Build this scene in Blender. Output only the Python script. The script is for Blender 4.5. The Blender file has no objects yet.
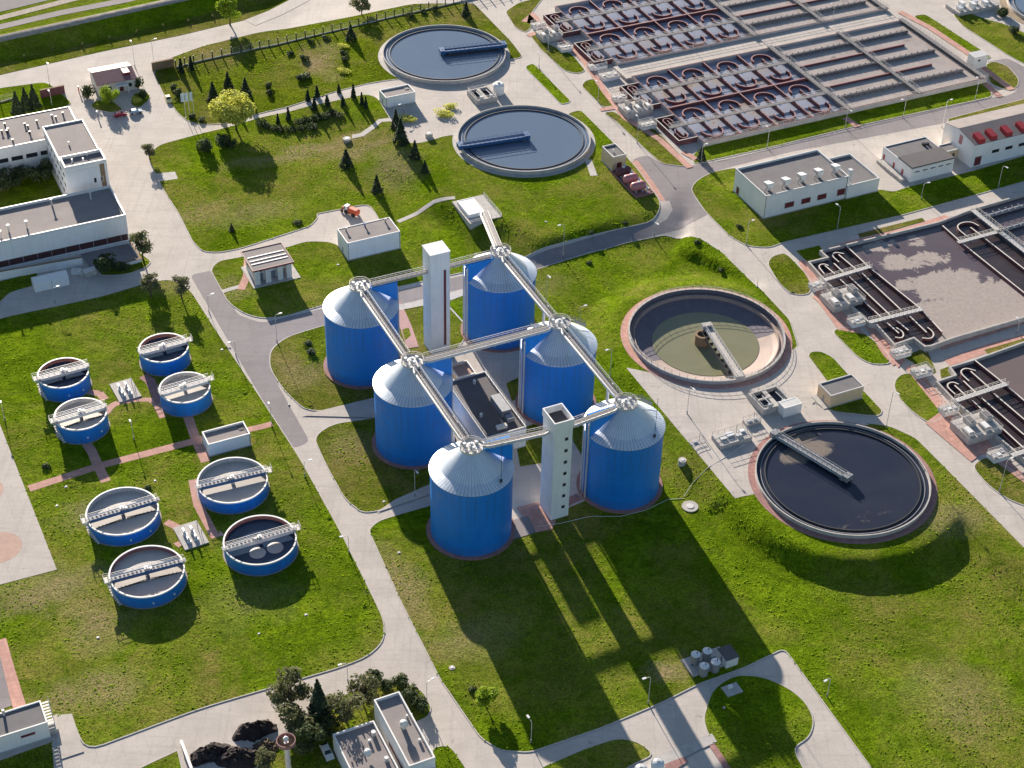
import bpy, bmesh, math, random
import numpy as np
from mathutils import Vector, Matrix
random.seed(7); rng=np.random.default_rng(7)
scene=bpy.context.scene; C=scene.collection; R=math.radians; PI=math.pi
# ---------------------------------------------------------------- camera (solved from the tanks and the silo grid)
CAMH=271.62; PITCH=R(37.8237); ROLL=R(1.499); FPX=1700.68
fw=np.array([0,math.cos(PITCH),-math.sin(PITCH)]); rt0=np.array([1.,0,0]); up0=np.cross(rt0,fw)
RT=math.cos(ROLL)*rt0+math.sin(ROLL)*up0; UP=-math.sin(ROLL)*rt0+math.cos(ROLL)*up0
def inv(u,v,z=0.0):
    d=fw+RT*((u-512)/FPX)+UP*((384-v)/FPX); t=(z-CAMH)/d[2]; return np.array([d[0]*t,d[1]*t])
cd=bpy.data.cameras.new('camera'); cam=bpy.data.objects.new('camera',cd); C.objects.link(cam)
m=Matrix.Identity(4)
for i in range(3):
    m[i][0]=RT[i]; m[i][1]=UP[i]; m[i][2]=-fw[i]
m[2][3]=CAMH; cam.matrix_world=m
cd.sensor_width=36; cd.lens=36*FPX/1024; cd.clip_start=1; cd.clip_end=12000
scene.camera=cam
# ---------------------------------------------------------------- site frame: x along the rows, y away from the camera
ANG=R(26.065); CA,SA=math.cos(ANG),math.sin(ANG); ORG=np.array([0.,350.])
def L2W(x,y): return np.array([ORG[0]+x*CA-y*SA, ORG[1]+x*SA+y*CA])
def W2L(p): d=np.asarray(p)[:2]-ORG; return np.array([d[0]*CA+d[1]*SA, -d[0]*SA+d[1]*CA])
# ---------------------------------------------------------------- terrain
TOPZ=3.0
CC=np.array([81.594,316.589])*(1-4.2/CAMH); CD=np.array([52.536,374.705])*(1-4.2/CAMH)
CBc=np.array([1.782,478.999])*(1-4.4/CAMH); CAc=np.array([-26.54,536.825])*(1-4.4/CAMH)
def q(u,v): return inv(u,v,TOPZ)
plat=[]
for u,v,w in [(1400,950,7),(1060,600,6),(1000,548,5.5)]: plat.append((*q(u,v),w))
for a in range(-20,-171,-15): plat.append((CC[0]+28.2*math.cos(R(a)),CC[1]+28.2*math.sin(R(a)),4.2))
for u,v,w in [(733,497,7),(690,447,7.5),(626,371,8)]: plat.append((*q(u,v),w))
for a in range(190,44,-15): plat.append((CD[0]+25.5*math.cos(R(a)),CD[1]+25.5*math.sin(R(a)),9.0))
for u,v,w in [(765,285,14),(760,262,34),(722,212,44),(704,184,48),(676,190,44),(656,208,16),(590,226,9),(540,240,9),(512,224,9),(488,220,9),(462,206,8),(440,196,9),(425,172,9),(403,150,12),(388,118,18),(368,88,28),(372,40,34),(420,0,40),(480,-40,50),(600,-250,60),(1500,-250,60)]: plat.append((*q(u,v),w))
plat=np.array(plat)
LA=inv(-150,70,3.3); LB=inv(178,0,3.3); LD=(LB-LA)/np.linalg.norm(LB-LA); LN=np.array([LD[1],-LD[0]])
def inside(px,py,poly):
    r=np.zeros(px.shape,bool); n=len(poly)
    for i in range(n):
        x1,y1=poly[i][:2]; x2,y2=poly[(i+1)%n][:2]
        c=((y1>py)!=(y2>py)); 
        with np.errstate(divide='ignore',invalid='ignore'):
            xi=(x2-x1)*(py-y1)/(y2-y1)+x1
        r^=(c&(px<xi))
    return r
def hraw(X,Y):
    best=np.full(X.shape,1e9); bw=np.ones(X.shape)
    n=len(plat)
    for i in range(n):
        a=plat[i]; b=plat[(i+1)%n]; ab=b[:2]-a[:2]; l2=ab@ab
        t=np.clip(((X-a[0])*ab[0]+(Y-a[1])*ab[1])/l2,0,1)
        d=np.hypot(X-a[0]-t*ab[0],Y-a[1]-t*ab[1]); w=a[2]+(b[2]-a[2])*t
        s=d<best; best=np.where(s,d,best); bw=np.where(s,w,bw)
    ins=inside(X,Y,plat)
    k=np.clip(1-best/bw,0,1); k=np.where(ins,1,k); k=k*0.9+0.1*k*k*(3-2*k)
    h=TOPZ*k
    d=(X-LA[0])*LN[0]+(Y-LA[1])*LN[1]     # levee in the far left corner
    al=(X-LA[0])*LD[0]+(Y-LA[1])*LD[1]
    k2=np.where(d>0,np.clip(1-(d-1.6)/7.0,0,1),np.clip(1-(-d-1.6)/6,0,1)); k2=k2*np.clip((172-al)/25,0,1)
    return h+4.3*k2
GS=1.5
GX=np.concatenate([-np.geomspace(3000,290,9),np.arange(-270,291.1,GS),np.geomspace(320,3000,9)])
GY=np.concatenate([-np.geomspace(2500,60,6)+200,np.arange(150,660.1,GS),np.geomspace(700,5000,9)])
XX,YY=np.meshgrid(GX,GY,indexing='ij'); HG=hraw(XX,YY)
for _ in range(1):   # round off the crests and toes of the banks
    HH=HG.copy(); HH[1:-1]=.2*HG[:-2]+.6*HG[1:-1]+.2*HG[2:]; H2=HH.copy(); H2[:,1:-1]=.2*HH[:,:-2]+.6*HH[:,1:-1]+.2*HH[:,2:]; HG=H2
def hgt(x,y):
    i=min(max(int(np.searchsorted(GX,x,side='right'))-1,0),len(GX)-2); j=min(max(int(np.searchsorted(GY,y,side='right'))-1,0),len(GY)-2)
    u=(x-GX[i])/(GX[i+1]-GX[i]); v=(y-GY[j])/(GY[j+1]-GY[j])
    a,b,c,d=HG[i,j],HG[i+1,j],HG[i+1,j+1],HG[i,j+1]
    return a+(b-a)*u+(c-b)*v if u>=v else a+(c-d)*u+(d-a)*v
def P(u,v,dz=0.0):
    z=0.0
    for _ in range(14):
        p=inv(u,v,z+dz); z=0.5*z+0.5*hgt(p[0],p[1]) if _>4 else hgt(p[0],p[1])
    return p
# ---------------------------------------------------------------- materials
MATS={}
def nt(name):
    mt=bpy.data.materials.new(name); mt.use_nodes=True; t=mt.node_tree; MATS[name]=mt
    return mt,t,t.nodes['Principled BSDF']
def N(t,k,**kw):
    n=t.nodes.new(k)
    for a,b in kw.items():
        if a in n.inputs: n.inputs[a].default_value=b
        else: setattr(n,a,b)
    return n
def lk(t,a,b): t.links.new(a,b)
def rgb(c): return (c[0],c[1],c[2],1)
def mix(t,fac,a,b,mode='MIX'):
    n=t.nodes.new('ShaderNodeMix'); n.data_type='RGBA'; n.blend_type=mode
    for k,v in ((0,fac),(6,a),(7,b)):
        if hasattr(v,'is_output') or isinstance(v,bpy.types.NodeSocket): lk(t,v,n.inputs[k])
        elif k==0: n.inputs[0].default_value=v
        else: n.inputs[k].default_value=rgb(v)
    return n.outputs[2]
def pos(t,scale=(1,1,1),rz=0.0,obj=False):
    if obj: s=N(t,'ShaderNodeTexCoord').outputs['Object']
    else: s=N(t,'ShaderNodeNewGeometry').outputs['Position']
    mp=N(t,'ShaderNodeMapping'); mp.inputs['Scale'].default_value=scale; mp.inputs['Rotation'].default_value=(0,0,rz); lk(t,s,mp.inputs[0]); return mp.outputs[0]
def noise(t,vec,sc,det=3,rough=.55,dist=0):
    n=N(t,'ShaderNodeTexNoise',Scale=sc,Detail=det,Roughness=rough,Distortion=dist); lk(t,vec,n.inputs['Vector']); return n.outputs['Fac']
def ramp(t,fac,stops):
    n=t.nodes.new('ShaderNodeValToRGB'); lk(t,fac,n.inputs[0]); e=n.color_ramp.elements
    while len(e)<len(stops): e.new(0.5)
    for x,(p_,c) in zip(e,stops): x.position=p_; x.color=rgb(c) if hasattr(c,'__len__') else (c,c,c,1)
    return n.outputs[0]
def bump(t,b,h,strength=.3,dist=.1):
    n=N(t,'ShaderNodeBump',Strength=strength,Distance=dist); lk(t,h,n.inputs['Height']); lk(t,n.outputs[0],b.inputs['Normal'])
def simple(name,col,rough=.65,metal=0.0,var=.18,sc=.6,streak=0.0,bmp=0.0,coat=0.0):
    """painted or raw surface with blotches, fine grain and optional vertical run marks"""
    mt,t,b=nt(name); p=pos(t)
    n1=noise(t,p,sc,4,.6); n2=noise(t,p,sc*9,3,.6)
    lo=[c*(1-var) for c in col]; hi=[min(1,c*(1+var*.7)) for c in col]
    c=mix(t,ramp(t,n1,[(.3,0),(.7,1)]),lo,hi)
    c=mix(t,ramp(t,n2,[(.35,0),(.75,.5)]),c,[x*(1-var*.9) for x in col])
    if streak:
        n3=noise(t,pos(t,(2.2,2.2,.06)),1.0,3,.6)
        c=mix(t,ramp(t,n3,[(.5,0),(.8,streak)]),c,[x*.45 for x in col])
    lk(t,c,b.inputs['Base Color']); b.inputs['Roughness'].default_value=rough; b.inputs['Metallic'].default_value=metal
    if coat: b.inputs['Coat Weight'].default_value=coat
    if bmp: bump(t,b,n2,bmp,.05)
    return mt
SPOTS=[((318,62),4.5,13,.9),((330,50),3,7,.6),((305,152),24,4,.8),((360,152),14,4,.7),((395,168),8,10,.7),((45,590),12,6,.8),((470,640),12,6,.55),((668,668),5,4,.9),((95,620),7,9,.7),((195,215),12,6,.5),((60,700),8,5,.6),((250,600),10,8,.35),((520,292),14,5,.4),((400,585),5,12,.7),((950,520),9,6,.6),((100,690),9,6,.6),((960,700),10,10,.45),((820,470),6,8,.3),((250,215),14,6,.45),((350,445),8,6,.5),((305,375),8,6,.5),((80,515),7,5,.5),((230,290),6,6,.5),((690,300),14,6,.25),((180,280),9,6,.5),((465,60),6,3,.5)]
def grass(name,g1,g2,dry,dryamt=.5,seed=0.0,bs=.9):
    """rough mown grass: clumps, mown streaks, dry and worn areas, small pale flowers"""
    mt,t,b=nt(name); p0=pos(t); mp=N(t,'ShaderNodeMapping'); mp.inputs['Location'].default_value=(seed,seed*1.7,seed*.3); lk(t,p0,mp.inputs[0]); p=mp.outputs[0]
    def M2(op,a,b2,c2=None):
        n=N(t,'ShaderNodeMath',operation=op)
        for k,v in enumerate((a,b2,c2)):
            if v is None: continue
            if isinstance(v,(int,float)): n.inputs[k].default_value=v
            else: lk(t,v,n.inputs[k])
        return n.outputs[0]
    big=noise(t,p,.026,5,.65,.5); mid=noise(t,p,.16,6,.7,.9); cl=noise(t,p,.62,4,.7,.6); fine=noise(t,p,1.9,4,.75); sp=noise(t,p,6,2,.6)
    st=noise(t,pos(t,(.35,1.0,1),-ANG-.06),.6,5,.72,1.2); st2=noise(t,pos(t,(.22,.7,1),-ANG+.5),.4,5,.7,1.0)
    c=mix(t,ramp(t,mid,[(.36,0),(.64,1)]),g1,g2)
    c=mix(t,ramp(t,st,[(.45,0),(.7,.55)]),c,[g2[0]*1.2,g2[1]*1.35,g2[2]])
    c=mix(t,ramp(t,st2,[(.5,0),(.74,.55)]),c,[x*.5 for x in g1])
    c=mix(t,ramp(t,cl,[(.30,.8),(.52,0)]),c,[x*.36 for x in g1])
    d=M2('MULTIPLY',M2('MULTIPLY',ramp(t,big,[(.42,0),(.62,1)]),ramp(t,mid,[(.34,.15),(.6,1)])),dryamt)
    acc=None; wob=N(t,'ShaderNodeVectorMath',operation='MULTIPLY_ADD'); nz=N(t,'ShaderNodeTexNoise',Scale=.12,Detail=4.0); lk(t,p,nz.inputs['Vector']); lk(t,nz.outputs['Color'],wob.inputs[0]); wob.inputs[1].default_value=(14,14,0); lk(t,p0,wob.inputs[2])
    for (px_,rx,ry,am) in SPOTS:
        c0=P(*px_)+7.0; mq=N(t,'ShaderNodeMapping'); mq.vector_type='TEXTURE'; mq.inputs['Location'].default_value=(c0[0],c0[1],0); mq.inputs['Rotation'].default_value=(0,0,ANG); mq.inputs['Scale'].default_value=(rx,ry,1e6); lk(t,wob.outputs[0],mq.inputs[0])
        ln=N(t,'ShaderNodeVectorMath',operation='LENGTH'); lk(t,mq.outputs[0],ln.inputs[0]); v=N(t,'ShaderNodeMapRange'); lk(t,ln.outputs['Value'],v.inputs[0]); v.inputs[1].default_value=1.35; v.inputs[2].default_value=.35; v.inputs[3].default_value=0; v.inputs[4].default_value=am
        acc=v.outputs[0] if acc is None else M2('MAXIMUM',acc,v.outputs[0])
    acc=M2('MULTIPLY',acc,ramp(t,cl,[(.3,.65),(.6,1)]))
    big2=noise(t,p,.055,5,.7,1.0); c=mix(t,ramp(t,big2,[(.42,0),(.6,.6)]),c,[x*.62 for x in g1])
    c=mix(t,d,c,dry); c=mix(t,acc,c,(.56,.41,.25))
    c=mix(t,ramp(t,fine,[(.30,.85),(.56,0)]),c,[x*.3 for x in g1])
    c=mix(t,ramp(t,sp,[(.55,0),(.85,.7)]),c,[min(1,x*1.9) for x in g2])
    vo=N(t,'ShaderNodeTexVoronoi',Scale=.35); lk(t,p,vo.inputs['Vector'])
    c=mix(t,M2('MULTIPLY',ramp(t,vo.outputs['Distance'],[(.05,.9),(.085,0)]),ramp(t,noise(t,p,.05,2),[(.58,0),(.7,.4)])),c,(.5,.5,.34))
    lk(t,c,b.inputs['Base Color']); b.inputs['Roughness'].default_value=1.0; b.inputs['Specular IOR Level'].default_value=0.0
    bump(t,b,M2('ADD',M2('MULTIPLY',cl,1.4),M2('ADD',fine,sp)),bs,.9)
    return mt
def paving(name,col,joint,size=5.0,jw=.05,var=.12,rot=0.0,stain=.35,sc=.12):
    mt,t,b=nt(name); p=pos(t,(1,1,1),-ANG+rot)
    br=N(t,'ShaderNodeTexBrick',Scale=1.0); br.offset=0.0; br.inputs['Mortar Size'].default_value=jw; br.inputs['Brick Width'].default_value=size; br.inputs['Row Height'].default_value=size; br.inputs['Mortar Smooth'].default_value=.3
    br.inputs['Color1'].default_value=rgb([c*(1-var*.5) for c in col]); br.inputs['Color2'].default_value=rgb([c*(1+var*.5) for c in col]); br.inputs['Mortar'].default_value=rgb(joint); lk(t,p,br.inputs['Vector'])
    g=pos(t); n1=noise(t,g,sc,5,.65,.5); n2=noise(t,g,1.6,4,.65); n3=noise(t,pos(t,(.12,1.2,1),-ANG-R(90)),.5,4,.6)
    c=mix(t,ramp(t,n1,[(.4,0),(.75,stain)]),br.outputs['Color'],[x*.5 for x in col])
    c=mix(t,ramp(t,n3,[(.52,0),(.78,stain*.7)]),c,[x*.55 for x in col])
    c=mix(t,ramp(t,n2,[(.45,0),(.8,.28)]),c,[x*.6 for x in col])
    vb=N(t,'ShaderNodeTexVoronoi',Scale=.055,feature='DISTANCE_TO_EDGE'); wv=N(t,'ShaderNodeVectorMath',operation='MULTIPLY_ADD'); nw=N(t,'ShaderNodeTexNoise',Scale=.35,Detail=4.0); lk(t,g,nw.inputs['Vector']); lk(t,nw.outputs['Color'],wv.inputs[0]); wv.inputs[1].default_value=(5,5,0); lk(t,g,wv.inputs[2]); lk(t,wv.outputs[0],vb.inputs['Vector'])
    c=mix(t,ramp(t,vb.outputs['Distance'],[(.003,.10),(.007,0)]),c,[x*.4 for x in col])
    b2=N(t,'ShaderNodeTexBrick',Scale=1.0); b2.offset=.37; b2.inputs['Mortar Size'].default_value=0.0; b2.inputs['Brick Width'].default_value=size*2.6; b2.inputs['Row Height'].default_value=size*.9; b2.inputs['Color1'].default_value=(0,0,0,1); b2.inputs['Color2'].default_value=(1,1,1,1); b2.inputs['Bias'].default_value=-.35; lk(t,p,b2.inputs['Vector'])
    c=mix(t,ramp(t,b2.outputs['Color'],[(.3,0),(1,.22)]),c,[x*.72 for x in col])
    tr=noise(t,pos(t,(1.1,.035,1),-ANG),1.0,2,.5,.4); tr2=noise(t,pos(t,(.035,1.1,1),-ANG),1.0,2,.5,.4)
    for q_ in (tr,tr2): c=mix(t,ramp(t,q_,[(.56,0),(.66,.16)]),c,[x*.5 for x in col])
    oil=noise(t,g,.45,2,.5); c=mix(t,ramp(t,oil,[(.68,0),(.76,.4)]),c,[x*.4 for x in col])
    lk(t,c,b.inputs['Base Color']); b.inputs['Roughness'].default_value=.88; b.inputs['Specular IOR Level'].default_value=.25; bump(t,b,n2,.15,.05)
    return mt
def ribbed(name,col,count,rough=.4,metal=0.0,depth=.06,var=.1,rings=0.0,top=None):
    """sheet metal ribbed around the object's own vertical axis"""
    mt,t,b=nt(name); o=N(t,'ShaderNodeTexCoord').outputs['Object']
    gr=N(t,'ShaderNodeTexGradient',gradient_type='RADIAL'); lk(t,o,gr.inputs[0])
    mu=N(t,'ShaderNodeMath',operation='MULTIPLY'); lk(t,gr.outputs['Fac'],mu.inputs[0]); mu.inputs[1].default_value=count*2*PI
    sn=N(t,'ShaderNodeMath',operation='SINE'); lk(t,mu.outputs[0],sn.inputs[0])
    ab=N(t,'ShaderNodeMath',operation='POWER'); 
    a2=N(t,'ShaderNodeMath',operation='ABSOLUTE'); lk(t,sn.outputs[0],a2.inputs[0]); lk(t,a2.outputs[0],ab.inputs[0]); ab.inputs[1].default_value=6
    n1=noise(t,o,.35,4,.6); n3=noise(t,pos(t,(1.2,1.2,.07),0,True),1.0,4,.65)
    c=mix(t,ramp(t,n1,[(.3,0),(.7,1)]),[x*(1-var) for x in col],[min(1,x*(1+var)) for x in col])
    c=mix(t,ramp(t,n3,[(.5,0),(.8,.35)]),c,[x*.6 for x in col])
    pn=N(t,'ShaderNodeMath',operation='MULTIPLY'); lk(t,gr.outputs['Fac'],pn.inputs[0]); pn.inputs[1].default_value=count/2
    fl_=N(t,'ShaderNodeMath',operation='FLOOR'); lk(t,pn.outputs[0],fl_.inputs[0]); wn=N(t,'ShaderNodeTexWhiteNoise',noise_dimensions='1D'); lk(t,fl_.outputs[0],wn.inputs['W'])
    c=mix(t,ramp(t,wn.outputs[0],[(0,0),(1,.16)]),c,[x*.6 for x in col])
    c=mix(t,ramp(t,ab.outputs[0],[(.3,0),(1,.6)]),c,[x*.42 for x in col])
    if rings:
        sx=N(t,'ShaderNodeSeparateXYZ'); lk(t,o,sx.inputs[0])
        def M2(op,a,b2):
            n=N(t,'ShaderNodeMath',operation=op)
            for k,v in enumerate((a,b2)):
                if isinstance(v,(int,float)): n.inputs[k].default_value=v
                else: lk(t,v,n.inputs[k])
            return n.outputs[0]
        fr=M2('FRACT',M2('DIVIDE',sx.outputs[2],rings),0); seam=M2('LESS_THAN',fr,.05)
        c=mix(t,M2('MULTIPLY',seam,.45),c,[x*.45 for x in col])
        cell=M2('ADD',M2('MULTIPLY',M2('FLOOR',M2('DIVIDE',sx.outputs[2],rings),0),37.0),M2('FLOOR',M2('MULTIPLY',gr.outputs['Fac'],26.0),0)); w2=N(t,'ShaderNodeTexWhiteNoise',noise_dimensions='1D'); lk(t,cell,w2.inputs['W'])
        c=mix(t,ramp(t,w2.outputs[0],[(0,0),(1,.22)]),c,[min(1,x*.72+.015) for x in col])
        run=noise(t,pos(t,(2.6,2.6,.05),0,True),1.0,3,.65); dn=M2('MULTIPLY',ramp(t,run,[(.52,0),(.72,.55)]),ramp(t,M2('DIVIDE',sx.outputs[2],20.0),[(.35,.15),(.95,1)]))
        c=mix(t,dn,c,(.05,.075,.11)); dirt=M2('MULTIPLY',ramp(t,M2('DIVIDE',sx.outputs[2],3.0),[(0,.5),(1,0)]),ramp(t,n3,[(.3,.3),(.7,1)])); c=mix(t,dirt,c,(.09,.085,.08))
    lk(t,c,b.inputs['Base Color']); b.inputs['Metallic'].default_value=metal
    lk(t,ramp(t,n1,[(.3,rough-.1),(.7,rough+.18)]),b.inputs['Roughness'])
    bump(t,b,ab.outputs[0],.7,depth)
    return mt
def water(name,col,col2=None,amt=.5,sc=.05,rough=.06,film=None,thr=(.55,.6),wave=.02,spots=()):
    mt,t,b=nt(name); p=pos(t); n1=noise(t,p,sc,5,.65,1.2)
    c=mix(t,ramp(t,n1,[(.42,0),(.68,amt)]),col,col2 or [x*1.6 for x in col])
    b.inputs['Roughness'].default_value=rough
    if film is not None:
        n2=noise(t,p,sc*.9,7,.62,.6)
        if spots:
            n2=noise(t,p,.13,9,.72,1.6); acc=None
            for (px_,rx,ry,am) in spots:
                c0=inv(*px_,3.8); mq=N(t,'ShaderNodeMapping'); mq.vector_type='TEXTURE'; mq.inputs['Location'].default_value=(c0[0],c0[1],0); mq.inputs['Rotation'].default_value=(0,0,ANG); mq.inputs['Scale'].default_value=(rx,ry,1e6); lk(t,p,mq.inputs[0]); ln=N(t,'ShaderNodeVectorMath',operation='LENGTH'); lk(t,mq.outputs[0],ln.inputs[0]); v=N(t,'ShaderNodeMapRange'); lk(t,ln.outputs['Value'],v.inputs[0]); v.inputs[1].default_value=1.5; v.inputs[2].default_value=.5; v.inputs[3].default_value=0; v.inputs[4].default_value=am
                if acc is None: acc=v.outputs[0]
                else:
                    mm=N(t,'ShaderNodeMath',operation='MAXIMUM'); lk(t,acc,mm.inputs[0]); lk(t,v.outputs[0],mm.inputs[1]); acc=mm.outputs[0]
            md=N(t,'ShaderNodeMath',operation='MULTIPLY_ADD'); lk(t,n2,md.inputs[0]); md.inputs[1].default_value=1.5; lk(t,acc,md.inputs[2]); m3=N(t,'ShaderNodeMath',operation='SUBTRACT'); lk(t,md.outputs[0],m3.inputs[0]); m3.inputs[1].default_value=.80; n2=m3.outputs[0]
        f=ramp(t,n2,[(thr[0],0),(thr[1],1)]); n4=noise(t,p,.9,4,.7)
        fc=mix(t,n4,[x*.62 for x in film],[min(1,x*1.08) for x in film]); fc=mix(t,ramp(t,noise(t,p,1.3,6,.7,.5),[(.56,0),(.66,.55)]),fc,[x*1.6 for x in col]); c=mix(t,f,c,fc)
        rr=N(t,'ShaderNodeMapRange'); lk(t,f,rr.inputs[0]); rr.inputs[3].default_value=rough; rr.inputs[4].default_value=.9; lk(t,rr.outputs[0],b.inputs['Roughness'])
    lk(t,c,b.inputs['Base Color']); b.inputs['IOR'].default_value=1.33
    if wave: bump(t,b,noise(t,p,2.2,3,.6),wave,.3)
    return mt
def leafmat(name,a,b_,trans=.25):
    mt,t,b=nt(name); p=pos(t); n1=noise(t,p,.55,3,.6); n2=noise(t,p,4.0,2,.6)
    c=mix(t,ramp(t,n1,[(.3,0),(.7,1)]),a,b_); c=mix(t,ramp(t,n2,[(.4,0),(.75,.55)]),c,[x*1.7 for x in b_])
    lk(t,c,b.inputs['Base Color']); b.inputs['Roughness'].default_value=.75; b.inputs['Specular IOR Level'].default_value=.2
    tr=N(t,'ShaderNodeBsdfTranslucent'); lk(t,c,tr.inputs[0]); ms=N(t,'ShaderNodeMixShader'); ms.inputs[0].default_value=trans
    lk(t,b.outputs[0],ms.inputs[1]); lk(t,tr.outputs[0],ms.inputs[2]); lk(t,ms.outputs[0],t.nodes['Material Output'].inputs[0]); return mt
grass('grass',(.145,.26,.010),(.31,.435,.018),(.42,.33,.11),.8)
grass('grass_dry',(.145,.22,.013),(.285,.345,.026),(.42,.32,.135),.9,31)
grass('grass_wild',(.165,.29,.010),(.325,.465,.018),(.42,.34,.105),.5,77)
paving('concrete',(.57,.515,.465),(.47,.42,.385),5.0,.045,.05)
paving('asphalt',(.29,.26,.265),(.23,.205,.21),9.0,.03,.12,0,.3)
paving('salmon_paver',(.60,.335,.275),(.48,.28,.23),1.2,.06,.22,0,.3)
paving('red_paver',(.40,.22,.20),(.30,.16,.15),1.2,.06,.22,0,.35)
simple('brown_band',(.085,.035,.035),.4,0,.2,.5); simple('soil',(.04,.028,.027),.95,0,.5,.9,0,.8); simple('gravel',(.42,.36,.30),.95,0,.3,.8,0,.3); simple('dry_earth',(.35,.27,.18),.95,0,.3,.4)
simple('kerb',(.52,.48,.44),.85,0,.15,.8)
simple('white_wall',(.88,.87,.86),.75,0,.07,.25,.22); simple('beige_wall',(.74,.56,.36),.8,0,.1,.3,.25); simple('pale_concrete',(.50,.47,.44),.85,0,.2,.5,.3,.2)
simple('white_paint',(.80,.79,.77),.45,0,.06,.8); simple('cream',(.70,.66,.60),.7,0,.1,.6); simple('wall_grey',(.5,.48,.47),.8,0,.15,.4,.25)
simple('maroon',(.16,.025,.035),.5,0,.2,.6); simple('maroon_wall',(.165,.062,.068),.8,0,.25,.4,.35); simple('red_paint',(.48,.04,.045),.45,0,.15,.8); simple('orange_red',(.60,.10,.04),.45,0,.15,.8)
simple('pink_paint',(.55,.21,.22),.4,0,.12,.8); simple('pink_tile',(.32,.155,.155),.7,0,.18,.9); simple('terracotta',(.46,.29,.23),.8,0,.18,.6)
simple('roof_grey',(.18,.17,.175),.9,0,.14,.35,0,.1); simple('roof_pale',(.29,.255,.245),.9,0,.16,.2,0,.1); simple('roof_dark',(.115,.105,.11),.85,0,.14,.3)
simple('lead',(.30,.31,.33),.55,.3,.15,.8); simple('steel',(.68,.69,.70),.42,.45,.15,1.0); simple('galvanised',(.66,.64,.62),.5,.3,.14,1.0); simple('deck_grey',(.36,.33,.31),.8,0,.2,1.2)
simple('blue_paint',(.006,.25,.80),.4,0,.12,.6); simple('blue_rail',(.03,.11,.27),.45,.1,.12,.8); simple('dark_metal',(.05,.05,.055),.5,.2,.2,1.0)
simple('dark_glass',(.03,.032,.04),.15,0,.1,1.0); simple('sludge',(.50,.46,.42),.3,0,.14,.22); simple('liner_and_shade',(.16,.145,.175),.8,0,.2,.5,.3); simple('sludge_floor',(.42,.32,.275),.7,0,.2,.2,0,.1)
simple('bark',(.13,.09,.06),.95,0,.25,2.0,.3,.3); simple('timber',(.30,.20,.12),.9,0,.25,1.2,.3); simple('rubber',(.02,.02,.02),.85,0,.2,2)
simple('inner_red',(.33,.13,.12),.8,0,.2,.5,.3); simple('inner_pale',(.58,.55,.53),.8,0,.15,.5,.4)
ribbed('blue_sheet',(.005,.25,.84),96,.45,0,.05,.06,2.35); ribbed('roof_sheet',(.72,.79,.88),34,.40,.30,.02,.05)
water('water_blue',(.125,.175,.25),(.15,.20,.27),.7,.03,.10); water('water_navy',(.026,.032,.052),(.04,.044,.062),.7,.05,.08,(.24,.20,.17),(.50,.78),.02,[((808,450),9,4,.95),((800,437),6,3,.9),((880,505),14,5,.42),((815,530),9,3,.4),((850,527),8,2.5,.5)]); water('water_green',(.22,.22,.135),(.26,.25,.155),.6,.08,.12)
water('water_cell',(.31,.34,.43),(.35,.345,.39),.6,.06,.15,(.26,.20,.165),(.54,.66)); water('water_brown',(.045,.034,.038),(.07,.052,.052),.6,.12,.2,None,(0,1),.25)
water('water_scum',(.115,.092,.105),(.14,.115,.125),.5,.05,.15,(.45,.385,.35),(.42,.50),.02,[((975,318),34,13,1.0),((945,285),12,8,.85),((1010,300),22,10,1.0),((925,260),10,5,.62),((898,262),7,5,.62),((880,245),8,4,.6),((915,240),5,4,.6),((905,285),4,3,.7)]); water('water_mauve',(.17,.13,.125),(.20,.155,.145),.5,.05,.3); water('water_tank',(.025,.05,.10),(.05,.07,.11),.6,.15,.1)
water('channel_water',(.44,.38,.345),(.35,.30,.275),.9,.12,.35,(.13,.10,.10),(.62,.70),.12)
simple('flag_cloth',(.62,.74,.80),.8,0,.1,1); leafmat('leaf_grass',(.19,.31,.012),(.34,.46,.022),.5); leafmat('leaf_dark',(.04,.062,.025),(.075,.10,.038),.25); leafmat('leaf_fir',(.022,.038,.022),(.042,.062,.03),.12); leafmat('leaf_olive',(.12,.13,.06),(.18,.185,.085),.35); leafmat('leaf_spring',(.20,.30,.02),(.30,.40,.03),.4); leafmat('leaf_blossom',(.42,.44,.07),(.58,.58,.13),.45)
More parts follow.
